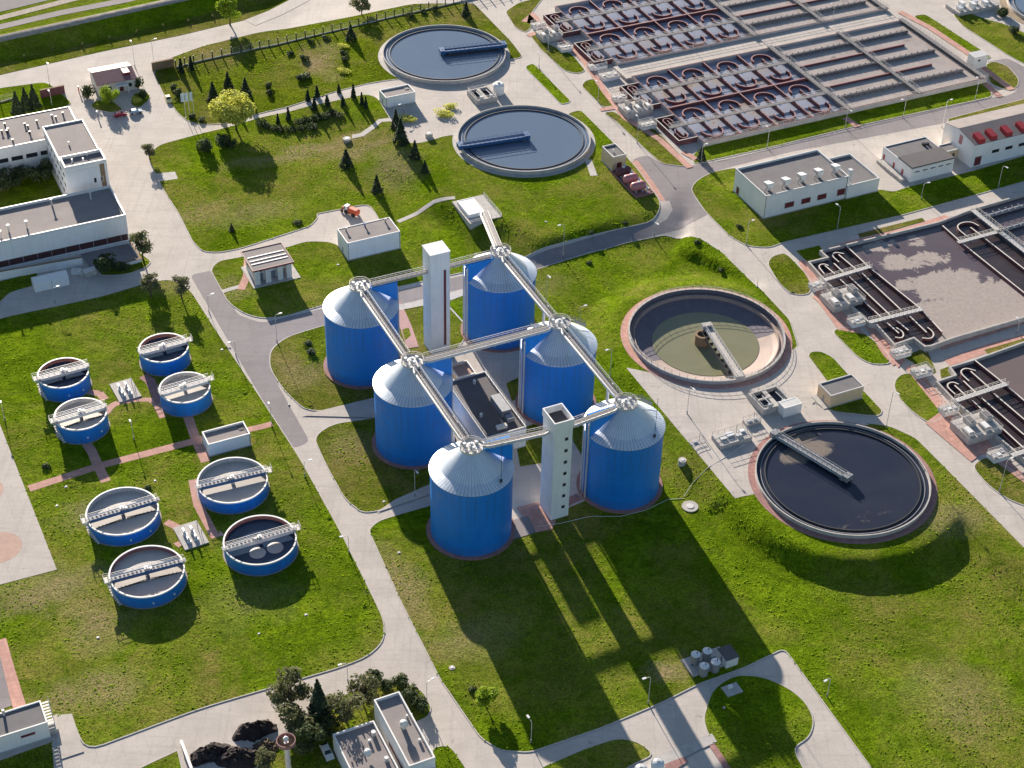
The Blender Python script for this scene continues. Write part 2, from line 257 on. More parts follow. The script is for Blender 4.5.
# ---------------------------------------------------------------- mesh builder
class MB:
    def __init__(s): s.v=[]; s.f=[]; s.m=[]
    def add(s,vs,fs,mi=0):
        o=len(s.v); s.v+=[tuple(float(c) for c in v) for v in vs]; s.f+=[tuple(i+o for i in f) for f in fs]; s.m+=[mi]*len(fs); return s
    def box(s,x0,y0,z0,x1,y1,z1,mi=0):
        return s.add([(x0,y0,z0),(x1,y0,z0),(x1,y1,z0),(x0,y1,z0),(x0,y0,z1),(x1,y0,z1),(x1,y1,z1),(x0,y1,z1)],[(3,2,1,0),(4,5,6,7),(0,1,5,4),(1,2,6,5),(2,3,7,6),(3,0,4,7)],mi)
    def bar(s,a,b,w,h=None,mi=0):
        a=Vector(a);b=Vector(b);h=h or w;d=(b-a).normalized(); r=d.cross(Vector((0,0,1)))
        if r.length<1e-4: r=Vector((1,0,0))
        r.normalize(); n=r.cross(d)
        r=r*w/2;n=n*h/2
        vs=[a-r-n,a+r-n,a+r+n,a-r+n,b-r-n,b+r-n,b+r+n,b-r+n]
        return s.add(vs,[(0,1,2,3),(7,6,5,4),(0,4,5,1),(1,5,6,2),(2,6,7,3),(3,7,4,0)],mi)
    def tube(s,pts,r,n=8,mi=0,r2=None):
        pts=[Vector(p) for p in pts]; vs=[];k=len(pts)
        for i,p in enumerate(pts):
            d=(pts[min(i+1,k-1)]-pts[max(i-1,0)]).normalized(); a=d.cross(Vector((0,0,1)))
            if a.length<1e-3: a=Vector((1,0,0))
            a.normalize(); b=a.cross(d); rr=r if r2 is None else r+(r2-r)*i/(k-1)
            vs+=[p+(a*math.cos(2*PI*j/n)+b*math.sin(2*PI*j/n))*rr for j in range(n)]
        fs=[(i*n+j,i*n+(j+1)%n,(i+1)*n+(j+1)%n,(i+1)*n+j) for i in range(k-1) for j in range(n)]
        fs+=[tuple(range(n-1,-1,-1)),tuple((k-1)*n+j for j in range(n))]
        return s.add(vs,fs,mi)
    def lathe(s,prof,n=64,c=(0,0),mi=0,a0=0.0,a1=2*PI,close=False):
        full=abs(a1-a0-2*PI)<1e-6; m_=n if full else n+1; vs=[]
        for r,z in prof:
            vs+=[(c[0]+r*math.cos(a0+(a1-a0)*j/n),c[1]+r*math.sin(a0+(a1-a0)*j/n),z) for j in range(m_)]
        fs=[];k=len(prof)
        for i in range(k if close else k-1):
            i2=(i+1)%k
            for j in range(n):
                j2=(j+1)%m_ if full else j+1
                fs.append((i*m_+j,i*m_+j2,i2*m_+j2,i2*m_+j))
        return s.add(vs,fs,mi)
    def disc(s,r,z,n=64,c=(0,0),mi=0):
        return s.add([(c[0]+r*math.cos(2*PI*j/n),c[1]+r*math.sin(2*PI*j/n),z) for j in range(n)],[tuple(range(n))],mi)
    def cyl(s,c,r,z0,z1,n=16,mi=0,r2=None):
        r2=r if r2 is None else r2
        vs=[(c[0]+r*math.cos(2*PI*j/n),c[1]+r*math.sin(2*PI*j/n),z0) for j in range(n)]+[(c[0]+r2*math.cos(2*PI*j/n),c[1]+r2*math.sin(2*PI*j/n),z1) for j in range(n)]
        fs=[(j,(j+1)%n,n+(j+1)%n,n+j) for j in range(n)]+[tuple(range(n-1,-1,-1)),tuple(range(n,2*n))]
        return s.add(vs,fs,mi)
    def prism(s,poly,z0,z1,mi=0):
        n=len(poly); vs=[(*p[:2],z0) for p in poly]+[(*p[:2],z1) for p in poly]
        ar=sum(poly[i][0]*poly[(i+1)%n][1]-poly[(i+1)%n][0]*poly[i][1] for i in range(n))
        fs=[(i,(i+1)%n,n+(i+1)%n,n+i) for i in range(n)]+[tuple(range(n-1,-1,-1)),tuple(range(n,2*n))]
        if ar<0: fs=[tuple(reversed(f)) for f in fs]
        return s.add(vs,fs,mi)
    def wall(s,pts,z0,z1,th,mi=0,top=None,closed=False):
        """a wall of thickness th following a plan polyline, one mitred solid"""
        pts=[np.array(p[:2],float) for p in pts]; n=len(pts); L=[];Rr=[]
        for i in range(n):
            a=pts[(i-1)%n] if (closed or i>0) else None; b=pts[(i+1)%n] if (closed or i<n-1) else None
            d1=(pts[i]-a)/np.linalg.norm(pts[i]-a) if a is not None else None; d2=(b-pts[i])/np.linalg.norm(b-pts[i]) if b is not None else None
            d1=d2 if d1 is None else d1; d2=d1 if d2 is None else d2
            t=d1+d2; t/=max(np.linalg.norm(t),1e-6); nn=np.array([-t[1],t[0]]); k=th/2/max(.35,nn@np.array([-d1[1],d1[0]])); L.append(pts[i]+nn*k); Rr.append(pts[i]-nn*k)
        vs=[]; 
        for a,b in zip(L,Rr): vs+=[(*a,z0),(*b,z0),(*b,z1),(*a,z1)]
        fs=[]; seg=n if closed else n-1
        for i in range(seg):
            o=i*4;p=((i+1)%n)*4
            fs+=[(o+1,p+1,p+2,o+2),(p,o,o+3,p+3),(o,p,p+1,o+1)]
            s_top=[(o+3,o+2,p+2,p+3)]; fs+=s_top
        if not closed: fs+=[(0,1,2,3),((n-1)*4+3,(n-1)*4+2,(n-1)*4+1,(n-1)*4)]
        o0=len(s.v); s.add(vs,fs,mi)
        if top is not None:
            for i in range(seg): s.m[len(s.m)-len(fs)+i*4+3]=top
        return s
    def rail(s,pts,h=1.1,sp=1.6,r=.05,mi=0,mid=True):
        pts=[Vector(p) for p in pts]
        for a,b in zip(pts[:-1],pts[1:]):
            z=Vector((0,0,h)); s.bar(a+z,b+z,r*1.5,None,mi)
            if mid: s.bar(a+z*.52,b+z*.52,r,None,mi)
            k=max(1,int((b-a).length/sp))
            for i in range(k+1):
                p_=a+(b-a)*i/k; s.bar(p_,p_+z,r*1.3,None,mi)
        return s
    def build(s,name,mats,parent=None,loc=None,smooth=False):
        me=bpy.data.meshes.new(name); me.from_pydata(s.v,[],s.f); 
        for m_ in ([mats] if isinstance(mats,str) else mats): me.materials.append(MATS[m_])
        if any(s.m): me.polygons.foreach_set('material_index',s.m)
        if smooth:
            me.polygons.foreach_set('use_smooth',[True]*len(me.polygons))
        me.update(); o=bpy.data.objects.new(name,me); C.objects.link(o)
        if parent is not None: o.parent=parent
        if loc is not None: o.location=loc
        if smooth:
            me.set_sharp_from_angle(angle=R(35))
        return o
def tag(o,label,cat,group=None,kind=None):
    if label: o['label']=label
    if cat: o['category']=cat
    if group: o['group']=group
    if kind: o['kind']=kind
    return o
def thing(name,label,cat,xy,z=None,rz=ANG,group=None):
    o=bpy.data.objects.new(name,None); C.objects.link(o); o.empty_display_size=.5
    o.location=(xy[0],xy[1],hgt(xy[0],xy[1]) if z is None else z); o.rotation_euler=(0,0,rz)
    return tag(o,label,cat,group)
def dup(root,xy,z=None,rz=None,label=None,group=None,scale=None):
    r=root.copy(); C.objects.link(r); r.location=(xy[0],xy[1],hgt(xy[0],xy[1]) if z is None else z)
    if rz is not None: r.rotation_euler=(0,0,rz)
    if scale: r.scale=scale if hasattr(scale,'__len__') else (scale,)*3
    if label: r['label']=label
    if group: r['group']=group
    for ch in list(KIDS.get(root.name,root.children)):
        c=ch.copy(); C.objects.link(c); c.parent=r
        for g in ch.children:
            d=g.copy(); C.objects.link(d); d.parent=c
    return r
KIDS={}
def sub(o,parent): o.parent=parent; return o
# ---------------------------------------------------------------- draped sheets
def rounded(pts,r=3.0,k=5):
    if r<=0: return [np.asarray(p) for p in pts]
    out=[];n=len(pts); pts=[np.asarray(p,float) for p in pts]
    for i in range(n):
        a,b,c=pts[i-1],pts[i],pts[(i+1)%n]; la=np.linalg.norm(a-b);lc=np.linalg.norm(c-b)
        d=min(r,la*.45,lc*.45); p0=b+(a-b)/max(la,1e-6)*d; p2=b+(c-b)/max(lc,1e-6)*d
        for t in np.linspace(0,1,k): out.append((1-t)**2*p0+2*t*(1-t)*b+t*t*p2)
    return out
SHEET=[0]
def drape(name,poly,dz,mat,kind='structure',holes=()):
    if name!='lawn': SHEET[0]+=1; dz+=.0011*(SHEET[0]%40)
    bm=bmesh.new(); eds=[]
    for lp in [poly]+list(holes):
        vs=[bm.verts.new((p[0],p[1],0)) for p in lp]; eds+=[bm.edges.new((vs[i-1],vs[i])) for i in range(len(vs))]
    bmesh.ops.triangle_fill(bm,use_beauty=True,use_dissolve=False,edges=eds)
    xs=[p[0] for p in poly]; ys=[p[1] for p in poly]
    gx=[g for g in GX if min(xs)<g<max(xs)]; gy=[g for g in GY if min(ys)<g<max(ys)]
    i0,i1=np.searchsorted(GX,min(xs))-1,np.searchsorted(GX,max(xs))+1; j0,j1=np.searchsorted(GY,min(ys))-1,np.searchsorted(GY,max(ys))+1
    blk=HG[max(i0,0):i1+1,max(j0,0):j1+1]
    if blk.max()-blk.min()>.01:
        def cut(co,no): bmesh.ops.bisect_plane(bm,geom=bm.verts[:]+bm.edges[:]+bm.faces[:],plane_co=co,plane_no=no,dist=1e-5)
        for g in gx: cut((g,0,0),(1,0,0))
        for g in gy: cut((0,g,0),(0,1,0))
        if len(gx) and len(gy):
            c0=max(min(ys),150)-min(max(xs),290)-GS; k=math.floor((c0-(150+270))/GS); c=150+270+k*GS
            while c<min(max(ys),660)-max(min(xs),-270)+GS: cut((0,c,0),(1,-1,0)); c+=GS
    for v in bm.verts: v.co.z=hgt(v.co.x,v.co.y)+dz
    bmesh.ops.recalc_face_normals(bm,faces=bm.faces[:])
    if sum(f.normal.z for f in bm.faces)<0: bmesh.ops.reverse_faces(bm,faces=bm.faces[:])
    me=bpy.data.meshes.new(name); bm.to_mesh(me); bm.free(); me.polygons.foreach_set('use_smooth',[True]*len(me.polygons)); me.materials.append(MATS[mat]); o=bpy.data.objects.new(name,me); C.objects.link(o)
    if kind: o['kind']=kind
    return o
def kerb_for(poly,parent=None):
    mb=MB(); pts=[]; n=len(poly)
    for i in range(n):
        a=np.asarray(poly[i]); b=np.asarray(poly[(i+1)%n]); k=max(1,int(np.linalg.norm(b-a)/1.5)) 
        for j in range(k): pts.append(a+(b-a)*j/k)
    keep=[pts[0]]
    for p_ in pts[1:]:
        if np.linalg.norm(p_-keep[-1])>.25: keep.append(p_)
    pts=keep; n=len(pts); ar=sum(pts[i][0]*pts[(i+1)%n][1]-pts[(i+1)%n][0]*pts[i][1] for i in range(n)); sg=1 if ar>0 else -1
    vs=[]
    for i in range(n):
        d=pts[(i+1)%n]-pts[i-1]; d/=max(np.linalg.norm(d),1e-6); nn=np.array([-d[1],d[0]])*sg; a=pts[i]; b=a+nn*.22; c=a-nn*.02
        h=hgt(*a); hb=hgt(*b); vs+=[(*c,h-.02),(*c,h+.13),(*b,hb+.13),(*b,hb+.06)]
    fs=[]
    for i in range(n):
        o=i*4;p=((i+1)%n)*4
        for k in range(3): fs.append((o+k,p+k,p+k+1,o+k+1) if sg>0 else (o+k,o+k+1,p+k+1,p+k))
    mb.add(vs,fs); o=mb.build('kerb','kerb',parent); o['kind']='structure'; return o
LAWNS=[]; CUTS=[]
def lawn(px,r=3.0,mat='grass',world=False,holes=()):
    w=[np.asarray(p) for p in px] if world else [P(*p) for p in px]
    poly=rounded(w,r); LAWNS.append(poly); o=drape('lawn',poly,.10,mat,holes=holes); kerb_for(poly,o); return o
def patch(name,px,mat,dz=.006,r=0.0,world=False):
    w=[np.asarray(p) for p in px] if world else [P(*p) for p in px]
    w=rounded(w,r); CUTS.append(w); return drape(name,w,dz,mat)
def strip(name,px,wd,mat,dz=.106):
    w=[P(*p) for p in px]; L=[];Q=[]
    for i in range(len(w)):
        d=w[min(i+1,len(w)-1)]-w[max(i-1,0)]; d/=np.linalg.norm(d); nn=np.array([-d[1],d[0]])*wd/2; L.append(w[i]+nn);Q.append(w[i]-nn)
    CUTS.append(Q+L[::-1]); return drape(name,Q+L[::-1],dz,mat)
SUN_E=11.0; SKY_S=0.14
# ================================================================ light, sky
SUN_EL=R(16.5); SUN_AZ=R(111.2)
sd_=bpy.data.lights.new('sun','SUN'); sd_.energy=SUN_E; sd_.angle=R(.5); sd_.color=(1.0,.89,.76); so=bpy.data.objects.new('sun',sd_); C.objects.link(so)
sv=Vector((math.cos(SUN_EL)*math.cos(SUN_AZ),math.cos(SUN_EL)*math.sin(SUN_AZ),math.sin(SUN_EL))); so.rotation_euler=sv.to_track_quat('Z','Y').to_euler(); so.location=(0,0,300)
wd_=bpy.data.worlds.new('World'); scene.world=wd_; wd_.use_nodes=True; wt=wd_.node_tree; bgn=wt.nodes['Background']
sk=wt.nodes.new('ShaderNodeTexSky'); sk.sky_type='NISHITA'; sk.sun_disc=False; sk.sun_elevation=SUN_EL; sk.sun_rotation=R(90)-SUN_AZ; sk.air_density=1.0; sk.dust_density=0.6; sk.ozone_density=2.0
wt.links.new(sk.outputs[0],bgn.inputs[0]); bgn.inputs[1].default_value=SKY_S
scene.view_settings.view_transform='Standard'; scene.view_settings.look='None'; scene.view_settings.exposure=0
# ================================================================ ground
holeD=[(CD[0]+21.0*math.cos(2*PI*i/72),CD[1]+21.0*math.sin(2*PI*i/72)) for i in range(72)]
nx,ny=len(GX),len(GY); tv=[(GX[i],GY[j],HG[i,j]) for i in range(nx) for j in range(ny)]; tf=[]
near=np.hypot(XX-CD[0],YY-CD[1])<22
for i in range(nx-1):
    for j in range(ny-1):
        if near[i:i+2,j:j+2].any(): continue
        a,b,c,d=i*ny+j,(i+1)*ny+j,(i+1)*ny+j+1,i*ny+j+1; tf+=[(a,b,c),(a,c,d)]
comp=[inv(-420,900),inv(-420,140,0),inv(-60,81,0),inv(0,69,0),inv(100,45,0),inv(216,20,0),inv(262,6,0),inv(300,-8,0),inv(340,-60,3),inv(1500,-60,3),inv(1400,900,3)]
cx_=np.array([sum(tv[k][0] for k in f_)/3 for f_ in tf]); cy_=np.array([sum(tv[k][1] for k in f_)/3 for f_ in tf]); ins_=inside(cx_,cy_,comp)
g=MB(); g.v=tv; g.f=tf; g.m=[0 if b_ else 1 for b_ in ins_]; gr_=g.build('ground',['concrete','grass_wild']); gr_.data.polygons.foreach_set('use_smooth',[True]*len(gr_.data.polygons)); gr_['kind']='structure'
# ---- roads of darker asphalt
def road(px,wd): return strip('road',px,wd,'asphalt',.012)
patch('road',[(190,275),(213,270),(238,315),(262,323),(325,308),(430,283),(528,259),(589,238),(630,226),(663,207),(662,199),(640,172),(632,159),(648,155),(662,164),(690,166),(735,158),(855,127),(990,98),(1003,97),(1016,92),(1018,82),(1006,67),(985,62),(1008,58),(1030,70),(1060,95),(1060,112),(1024,110),(950,122),(860,139),(790,152),(735,166),(712,172),(700,182),(709,214),(690,224),(660,234),(589,252),(528,272),(430,297),(325,325),(285,337),(270,349),(278,385),(310,442),(291,449)],'asphalt',.012,2.0)
# ---- lawns, each edged with a kerb
lawn([(-160,372),(0,318),(100,297),(150,282),(172,279),(190,289),(213,325),(265,404),(300,458),(340,530),(375,600),(385,622),(384,642),(368,657),(340,668),(200,709),(85,752),(73,722),(56,714),(52,722),(-40,760),(-160,800)],5)
lawn([(270,350),(286,337),(325,325),(390,308),(440,297),(470,330),(430,395),(374,399),(345,406),(320,412),(303,409),(283,390),(269,368)],4,'grass_dry')
lawn([(313,437),(332,424),(374,418),(430,405),(470,470),(430,494),(400,503),(376,512),(362,513),(345,500),(326,466)],4,'grass_dry')
lawn([(368,530),(378,521),(400,514),(432,505),(440,470),(500,400),(470,330),(440,297),(528,272),(589,253),(625,243),(665,235),(700,238),(722,252),(755,284),(790,320),(798,345),(795,362),(783,380),(750,430),(757,440),(800,430),(858,422),(890,426),(916,438),(950,472),(1024,547),(1160,690),(1400,900),(900,830),(872,770),(784,649),(745,668),(700,684),(660,704),(600,729),(530,753),(500,751),(480,738),(440,680),(400,601)],1.6,'grass',holes=[holeD])
lawn([(153,73),(165,60),(203,46),(260,32),(350,17),(412,4),(474,3),(512,42),(524,58),(505,60),(460,86),(398,79),(335,92),(262,113),(225,124),(204,125),(188,122),(178,114),(163,94)],3,'grass_dry')
lawn([(147,157),(158,145),(203,133),(225,128),(262,117),(305,107),(367,94),(378,98),(391,120),(396,130),(408,143),(420,143),(453,134),(520,150),(571,112),(581,110),(612,141),(637,168),(660,200),(660,211),(652,222),(589,236),(528,256),(430,280),(325,305),(285,317),(262,319),(244,314),(228,303),(221,290),(210,270),(218,261),(241,257),(288,247),(306,241),(334,242),(352,256),(392,248),(378,218),(369,204),(317,214),(318,218),(311,226),(290,233),(240,249),(218,253),(203,252),(193,243),(178,213),(163,190)],3)
lawn([(505,12),(518,3),(545,-4),(531,14),(535,20),(533,26),(526,33),(515,28)],2,'grass_dry')
lawn([(530,36),(533,33),(548,44),(572,54),(586,71),(577,74),(564,71),(540,49)],2,'grass_dry')
lawn([(581,86),(585,81),(592,79),(598,80),(616,100),(615,106),(603,108),(596,101)],2,'grass_dry')
lawn([(603,113),(613,111),(640,128),(655,129),(689,163),(686,167),(662,164),(651,155),(615,121)],1.5,'grass_dry')
lawn([(524,67),(533,63),(572,102),(561,105)],2.5,'grass_wild')
lawn([(691,157),(705,143),(840,113),(985,80),(991,88),(992,97),(858,126),(760,150),(700,163),(694,164)],1.5,'grass_wild')
lawn([(912,16),(925,14),(992,57),(984,61),(971,55)],2.5); lawn([(985,65),(993,61),(1008,66),(1019,79),(1018,87),(1008,91),(990,84)],2.0,'grass_dry')
lawn([(952,14),(960,9),(985,19),(1008,25),(1050,45),(1060,82),(1012,58),(962,26)],3); lawn([(947,119),(1024,99),(1060,88),(1060,96),(1024,106),(949,124)],1.0,'grass_dry')
lawn([(690,189),(697,180),(712,172),(738,167),(763,214),(850,196),(880,189),(893,192),(907,187),(972,171),(1030,154),(1065,146),(1065,171),(1024,182),(900,216),(782,243),(770,248),(748,247),(730,237),(705,212)],3)
lawn([(767,264),(772,256),(784,253),(790,257),(812,280),(810,295),(792,295),(779,284)],2.5,'grass_dry'); lawn([(795,251),(820,245),(826,256),(809,265)],.5)
lawn([(832,332),(840,327),(858,328),(886,350),(893,364),(873,365),(858,358)],2.5); lawn([(809,352),(820,351),(833,357),(848,374),(883,411),(880,416),(870,416),(833,412),(815,403),(806,395),(806,370)],2.0)
lawn([(893,386),(897,377),(905,373),(915,375),(946,403),(941,420),(928,423),(913,413),(900,400)],2.5); lawn([(971,466),(985,457),(998,461),(1030,482),(1060,500),(1060,530),(1030,508),(1008,500),(987,485)],2.5,'grass_dry')
lawn([(703,718),(711,692),(722,682),(736,675),(762,676),(789,688),(806,702),(815,720),(810,738),(793,748),(815,790),(735,790),(716,748),(706,731)],3)
lawn([(535,770),(558,760),(586,748),(617,738),(637,741),(656,755),(630,766),(600,790),(545,800)],3); lawn([(325,720),(340,695),(380,683),(402,681),(423,690),(432,708),(428,718),(412,724),(380,800),(240,800),(270,745)],3)
lawn([(431,747),(450,745),(468,770),(480,800),(440,800)],3); lawn([(110,782),(178,750),(190,800),(110,800)],.5); lawn([(-60,778),(0,760),(53,741),(57,790),(-60,820)],.5)
lawn([(-60,104),(0,88),(45,82),(56,88),(72,103),(66,107),(0,121),(-60,136)],2); lawn([(90,106),(97,100),(113,101),(124,110),(112,113),(95,110)],1.5); lawn([(130,103),(134,93),(146,92),(151,96),(149,101),(140,108),(133,107)],1.5)
lawn([(-60,325),(0,303),(10,293),(38,285),(38,272),(0,281),(-60,300)],1.5); lawn([(97,268),(120,258),(140,252),(152,262),(146,268),(126,275),(100,276)],2)
lawn([(-60,175),(0,163),(45,155),(66,196),(0,212),(-60,225)],1.0,'grass_wild')
# strips outside the fence road and around the levee
patch('levee_verge',[(-200,125),(0,75),(100,52),(178,36),(224,25),(262,16),(300,2),(330,-30),(262,-22),(216,11),(100,41),(0,63),(-200,110)],'grass_dry',.05)
strip('path',[(-200,86),(0,38),(178,-1),(260,-18)],3.2,'gravel',.05); strip('path',[(250,23),(275,13),(300,0),(340,-25)],6,'concrete',.06)
strip('dirt_track',[(-100,42),(0,18),(70,0),(120,-12)],3.5,'gravel',.05); strip('road',[(-100,52),(0,27),(60,13),(127,0),(170,-12)],4,'asphalt',.05)
patch('dirt_yard',[(-150,10),(0,12),(50,0),(90,-20),(-150,-40)],'roof_grey',.06)
# brick and concrete footways
def way(px,wd,mat='salmon_paver',name='path',dz=.112): return strip(name,px,wd,mat,dz)
way([(29,489),(100,466),(196,441),(203,438)],2.4); way([(248,430),(262,427),(272,424)],2.0); way([(84,440),(92,452),(99,468),(106,482)],2.4); way([(183,405),(188,417),(196,440),(206,462)],2.4)
way([(88,392),(100,394),(105,400)],2.2); way([(105,414),(112,406),(118,403)],2.0,dz=.116); way([(118,403),(138,400),(150,400),(156,404),(163,418)],1.7); way([(143,376),(150,381),(155,391),(161,404)],2.6,'red_paver')
way([(166,522),(176,527),(184,541),(176,546)],2.0); way([(193,480),(198,505),(206,520),(215,537),(222,533)],2.2,dz=.116)
way([(0,640),(9,672),(20,708)],2.6,dz=.12); patch('concrete_pad',[(-90,425),(-5,412),(57,570),(0,585),(-90,607)],'concrete',.118)
c_=P(-1,548); drape('pad_disc',[(c_[0]+5.2*math.cos(2*PI*i/40),c_[1]+5.2*math.sin(2*PI*i/40)) for i in range(40)],.124,'terracotta'); c_=P(-19,492); drape('pad_disc',[(c_[0]+5.2*math.cos(2*PI*i/40),c_[1]+5.2*math.sin(2*PI*i/40)) for i in range(40)],.124,'terracotta')
patch('sunken_court',[(80,254),(129,244),(141,262),(92,271)],'asphalt',.13)
patch('road',[(-40,650),(0,655),(12,706),(-40,725)],'asphalt',.12)
patch('concrete_pad',[(155,174),(175,172),(178,179),(158,182)],'pale_concrete',.112); patch('concrete_pad',[(52,716),(72,714),(84,752),(60,760)],'concrete',.112)
way([(398,222),(412,216),(425,208),(434,202),(455,198)],1.6,'pale_concrete'); way([(392,120),(380,121),(372,128),(362,135),(352,137)],2.2,'pale_concrete')
way([(588,160),(594,176)],2.2,'pale_concrete'); way([(222,292),(232,289),(246,285)],1.6,'pale_concrete'); way([(241,290),(247,276),(248,256)],2.2,'salmon_paver')
# inner yard between the silos
patch('yard',[(300,416),(374,398),(430,378),(470,345),(500,338),(545,370),(560,420),(590,470),(588,500),(560,512),(540,512),(512,523),(490,515),(430,495),(376,513),(395,500),(440,480),(470,462),(455,410),(374,418)],'concrete',.125,.5)
patch('planting_bed',[(506,384),(520,377),(527,391),(512,402)],'grass',.135,.5); patch('planting_bed',[(514,432),(545,420),(552,462),(520,467)],'grass',.135,.5); patch('planting_bed',[(402,330),(409,328),(411,336),(405,341)],'grass',.135,.5)
way([(395,303),(405,325),(413,348)],3.2,'pink_tile','path',.13); way([(388,310),(450,298),(470,290)],2.6,'pale_concrete','path',.13); patch('path',[(516,508),(548,500),(556,522),(552,530),(536,533)],'salmon_paver',.14)
way([(555,508),(580,497)],2.5,'red_paver','path',.14); patch('concrete_pad',[(505,523),(528,516),(536,533),(513,540)],'asphalt',.14)
way([(634,161),(650,183),(663,203)],2.4,'salmon_paver','path',.02); way([(664,201),(667,209),(662,217),(653,222)],3.4,'concrete','path',.022)
# raised yard by the clarifiers
patch('yard',[(626,368),(700,384),(760,372),(800,345),(830,385),(812,405),(870,425),(800,435),(758,470),(757,494),(735,499)],'concrete',.125,.5)
# brick aprons on the right
for px in ([(798,262),(806,260),(830,300),(822,304)],[(812,297),(822,292),(866,335),(838,330),(818,302)],[(862,322),(870,320),(902,360),(893,366),(883,355)],[(905,368),(914,364),(948,405),(940,412)],[(925,423),(946,408),(975,440),(985,452),(971,462)],[(972,445),(985,438),(1040,490),(1028,486)],[(884,347),(900,345),(905,362),(898,368)],[(838,300),(850,290),(880,318),(870,324)]): patch('brick_apron',px,'salmon_paver',.116)
patch('brick_apron',[(806,256),(846,242),(908,227),(945,215),(960,222),(900,238),(830,256)],'salmon_paver',.02); patch('brick_apron',[(930,340),(1030,313),(1100,293),(1100,300),(1030,322),(942,350)],'salmon_paver',.02); patch('brick_apron',[(944,360),(985,345),(1040,330),(1040,337),(990,352),(950,366)],'salmon_paver',.022)
patch('planting_bed',[(984,350),(1030,337),(1090,320),(1090,325),(1030,342),(988,354)],'grass_dry',.05); patch('planting_bed',[(858,234),(885,227),(922,218),(925,221),(890,231),(860,238)],'grass_dry',.05)
patch('planting_bed',[(910,358),(928,352),(936,372),(925,378)],'grass_dry',.06); patch('planting_bed',[(940,370),(950,366),(956,374),(941,378)],'grass_dry',.06); patch('planting_bed',[(903,357),(920,350),(928,354),(912,362)],'grass_dry',.06)
# paths between the far basins and the road
way([(524,22),(531,13),(550,32),(573,50),(585,62),(605,92),(625,118),(660,140),(690,168)],2.2,'salmon_paver','path',.118); way([(528,36),(536,33)],2,'salmon_paver'); way([(600,110),(620,107)],2,'salmon_paver')
way([(845,118),(858,127)],2.4,'salmon_paver','path',.125); way([(985,84),(1000,97)],2.4,'salmon_paver','path',.125); way([(683,152),(697,160)],2.2,'salmon_paver','path',.122); way([(900,12),(930,28),(972,56),(985,70),(1012,90)],2.6,'salmon_paver','path',.13)


def tufts(n):
    """loose clumps of taller grass over every lawn; nobody could count them, so they are one object"""
    rg=np.random.default_rng(5); xy=[]
    allp=np.concatenate([np.array(l) for l in LAWNS]); x0,x1=max(allp[:,0].min(),-150),min(allp[:,0].max(),190); y0,y1=max(allp[:,1].min(),205),min(allp[:,1].max(),570)
    X=rg.uniform(x0,x1,n*3); Y=rg.uniform(y0,y1,n*3); ok=np.zeros(len(X),bool)
    for l in LAWNS: ok|=inside(X,Y,l)
    for c_ in CUTS:
        a=np.array(c_); m_=(X>a[:,0].min())&(X<a[:,0].max())&(Y>a[:,1].min())&(Y<a[:,1].max())
        if m_.any(): k=np.where(m_)[0]; ok[k]&=~inside(X[k],Y[k],c_)
    for c_,r_ in ((CD,24),(CC,24),(CAc,24),(CBc,24)): ok&=np.hypot(X-c_[0],Y-c_[1])>r_
    cl=np.sin(X*.13+np.sin(Y*.09)*2)+np.sin(Y*.17+np.sin(X*.11)*2)+np.sin(X*.41+Y*.33)+rg.normal(size=len(X))*.8; ok&=cl>.1
    X=X[ok][:n]; Y=Y[ok][:n]; v=[];f=[]
    for i,(x,y) in enumerate(zip(X,Y)):
        z=hgt(x,y)+.09; a=rg.uniform(0,PI); h=rg.uniform(.05,.2); w=rg.uniform(.1,.36)
        for aa in (a,a+1.4):
            c,s_=math.cos(aa)*w,math.sin(aa)*w; o=len(v); lean=rg.uniform(-.15,.15,2); v+=[(x-c,y-s_,z),(x+c,y+s_,z),(x+c*.6+lean[0],y+s_*.6+lean[1],z+h),(x-c*.7+lean[0],y-s_*.7+lean[1],z+h*.8)]; f.append((o,o+1,o+2,o+3))
    me=bpy.data.meshes.new('grass'); me.from_pydata(v,[],f); me.materials.append(MATS['leaf_grass']); o=bpy.data.objects.new('grass_tufts',me); C.objects.link(o); tag(o,'short uneven clumps of green grass over all the lawns','grass',None,'stuff')
tufts(36000)
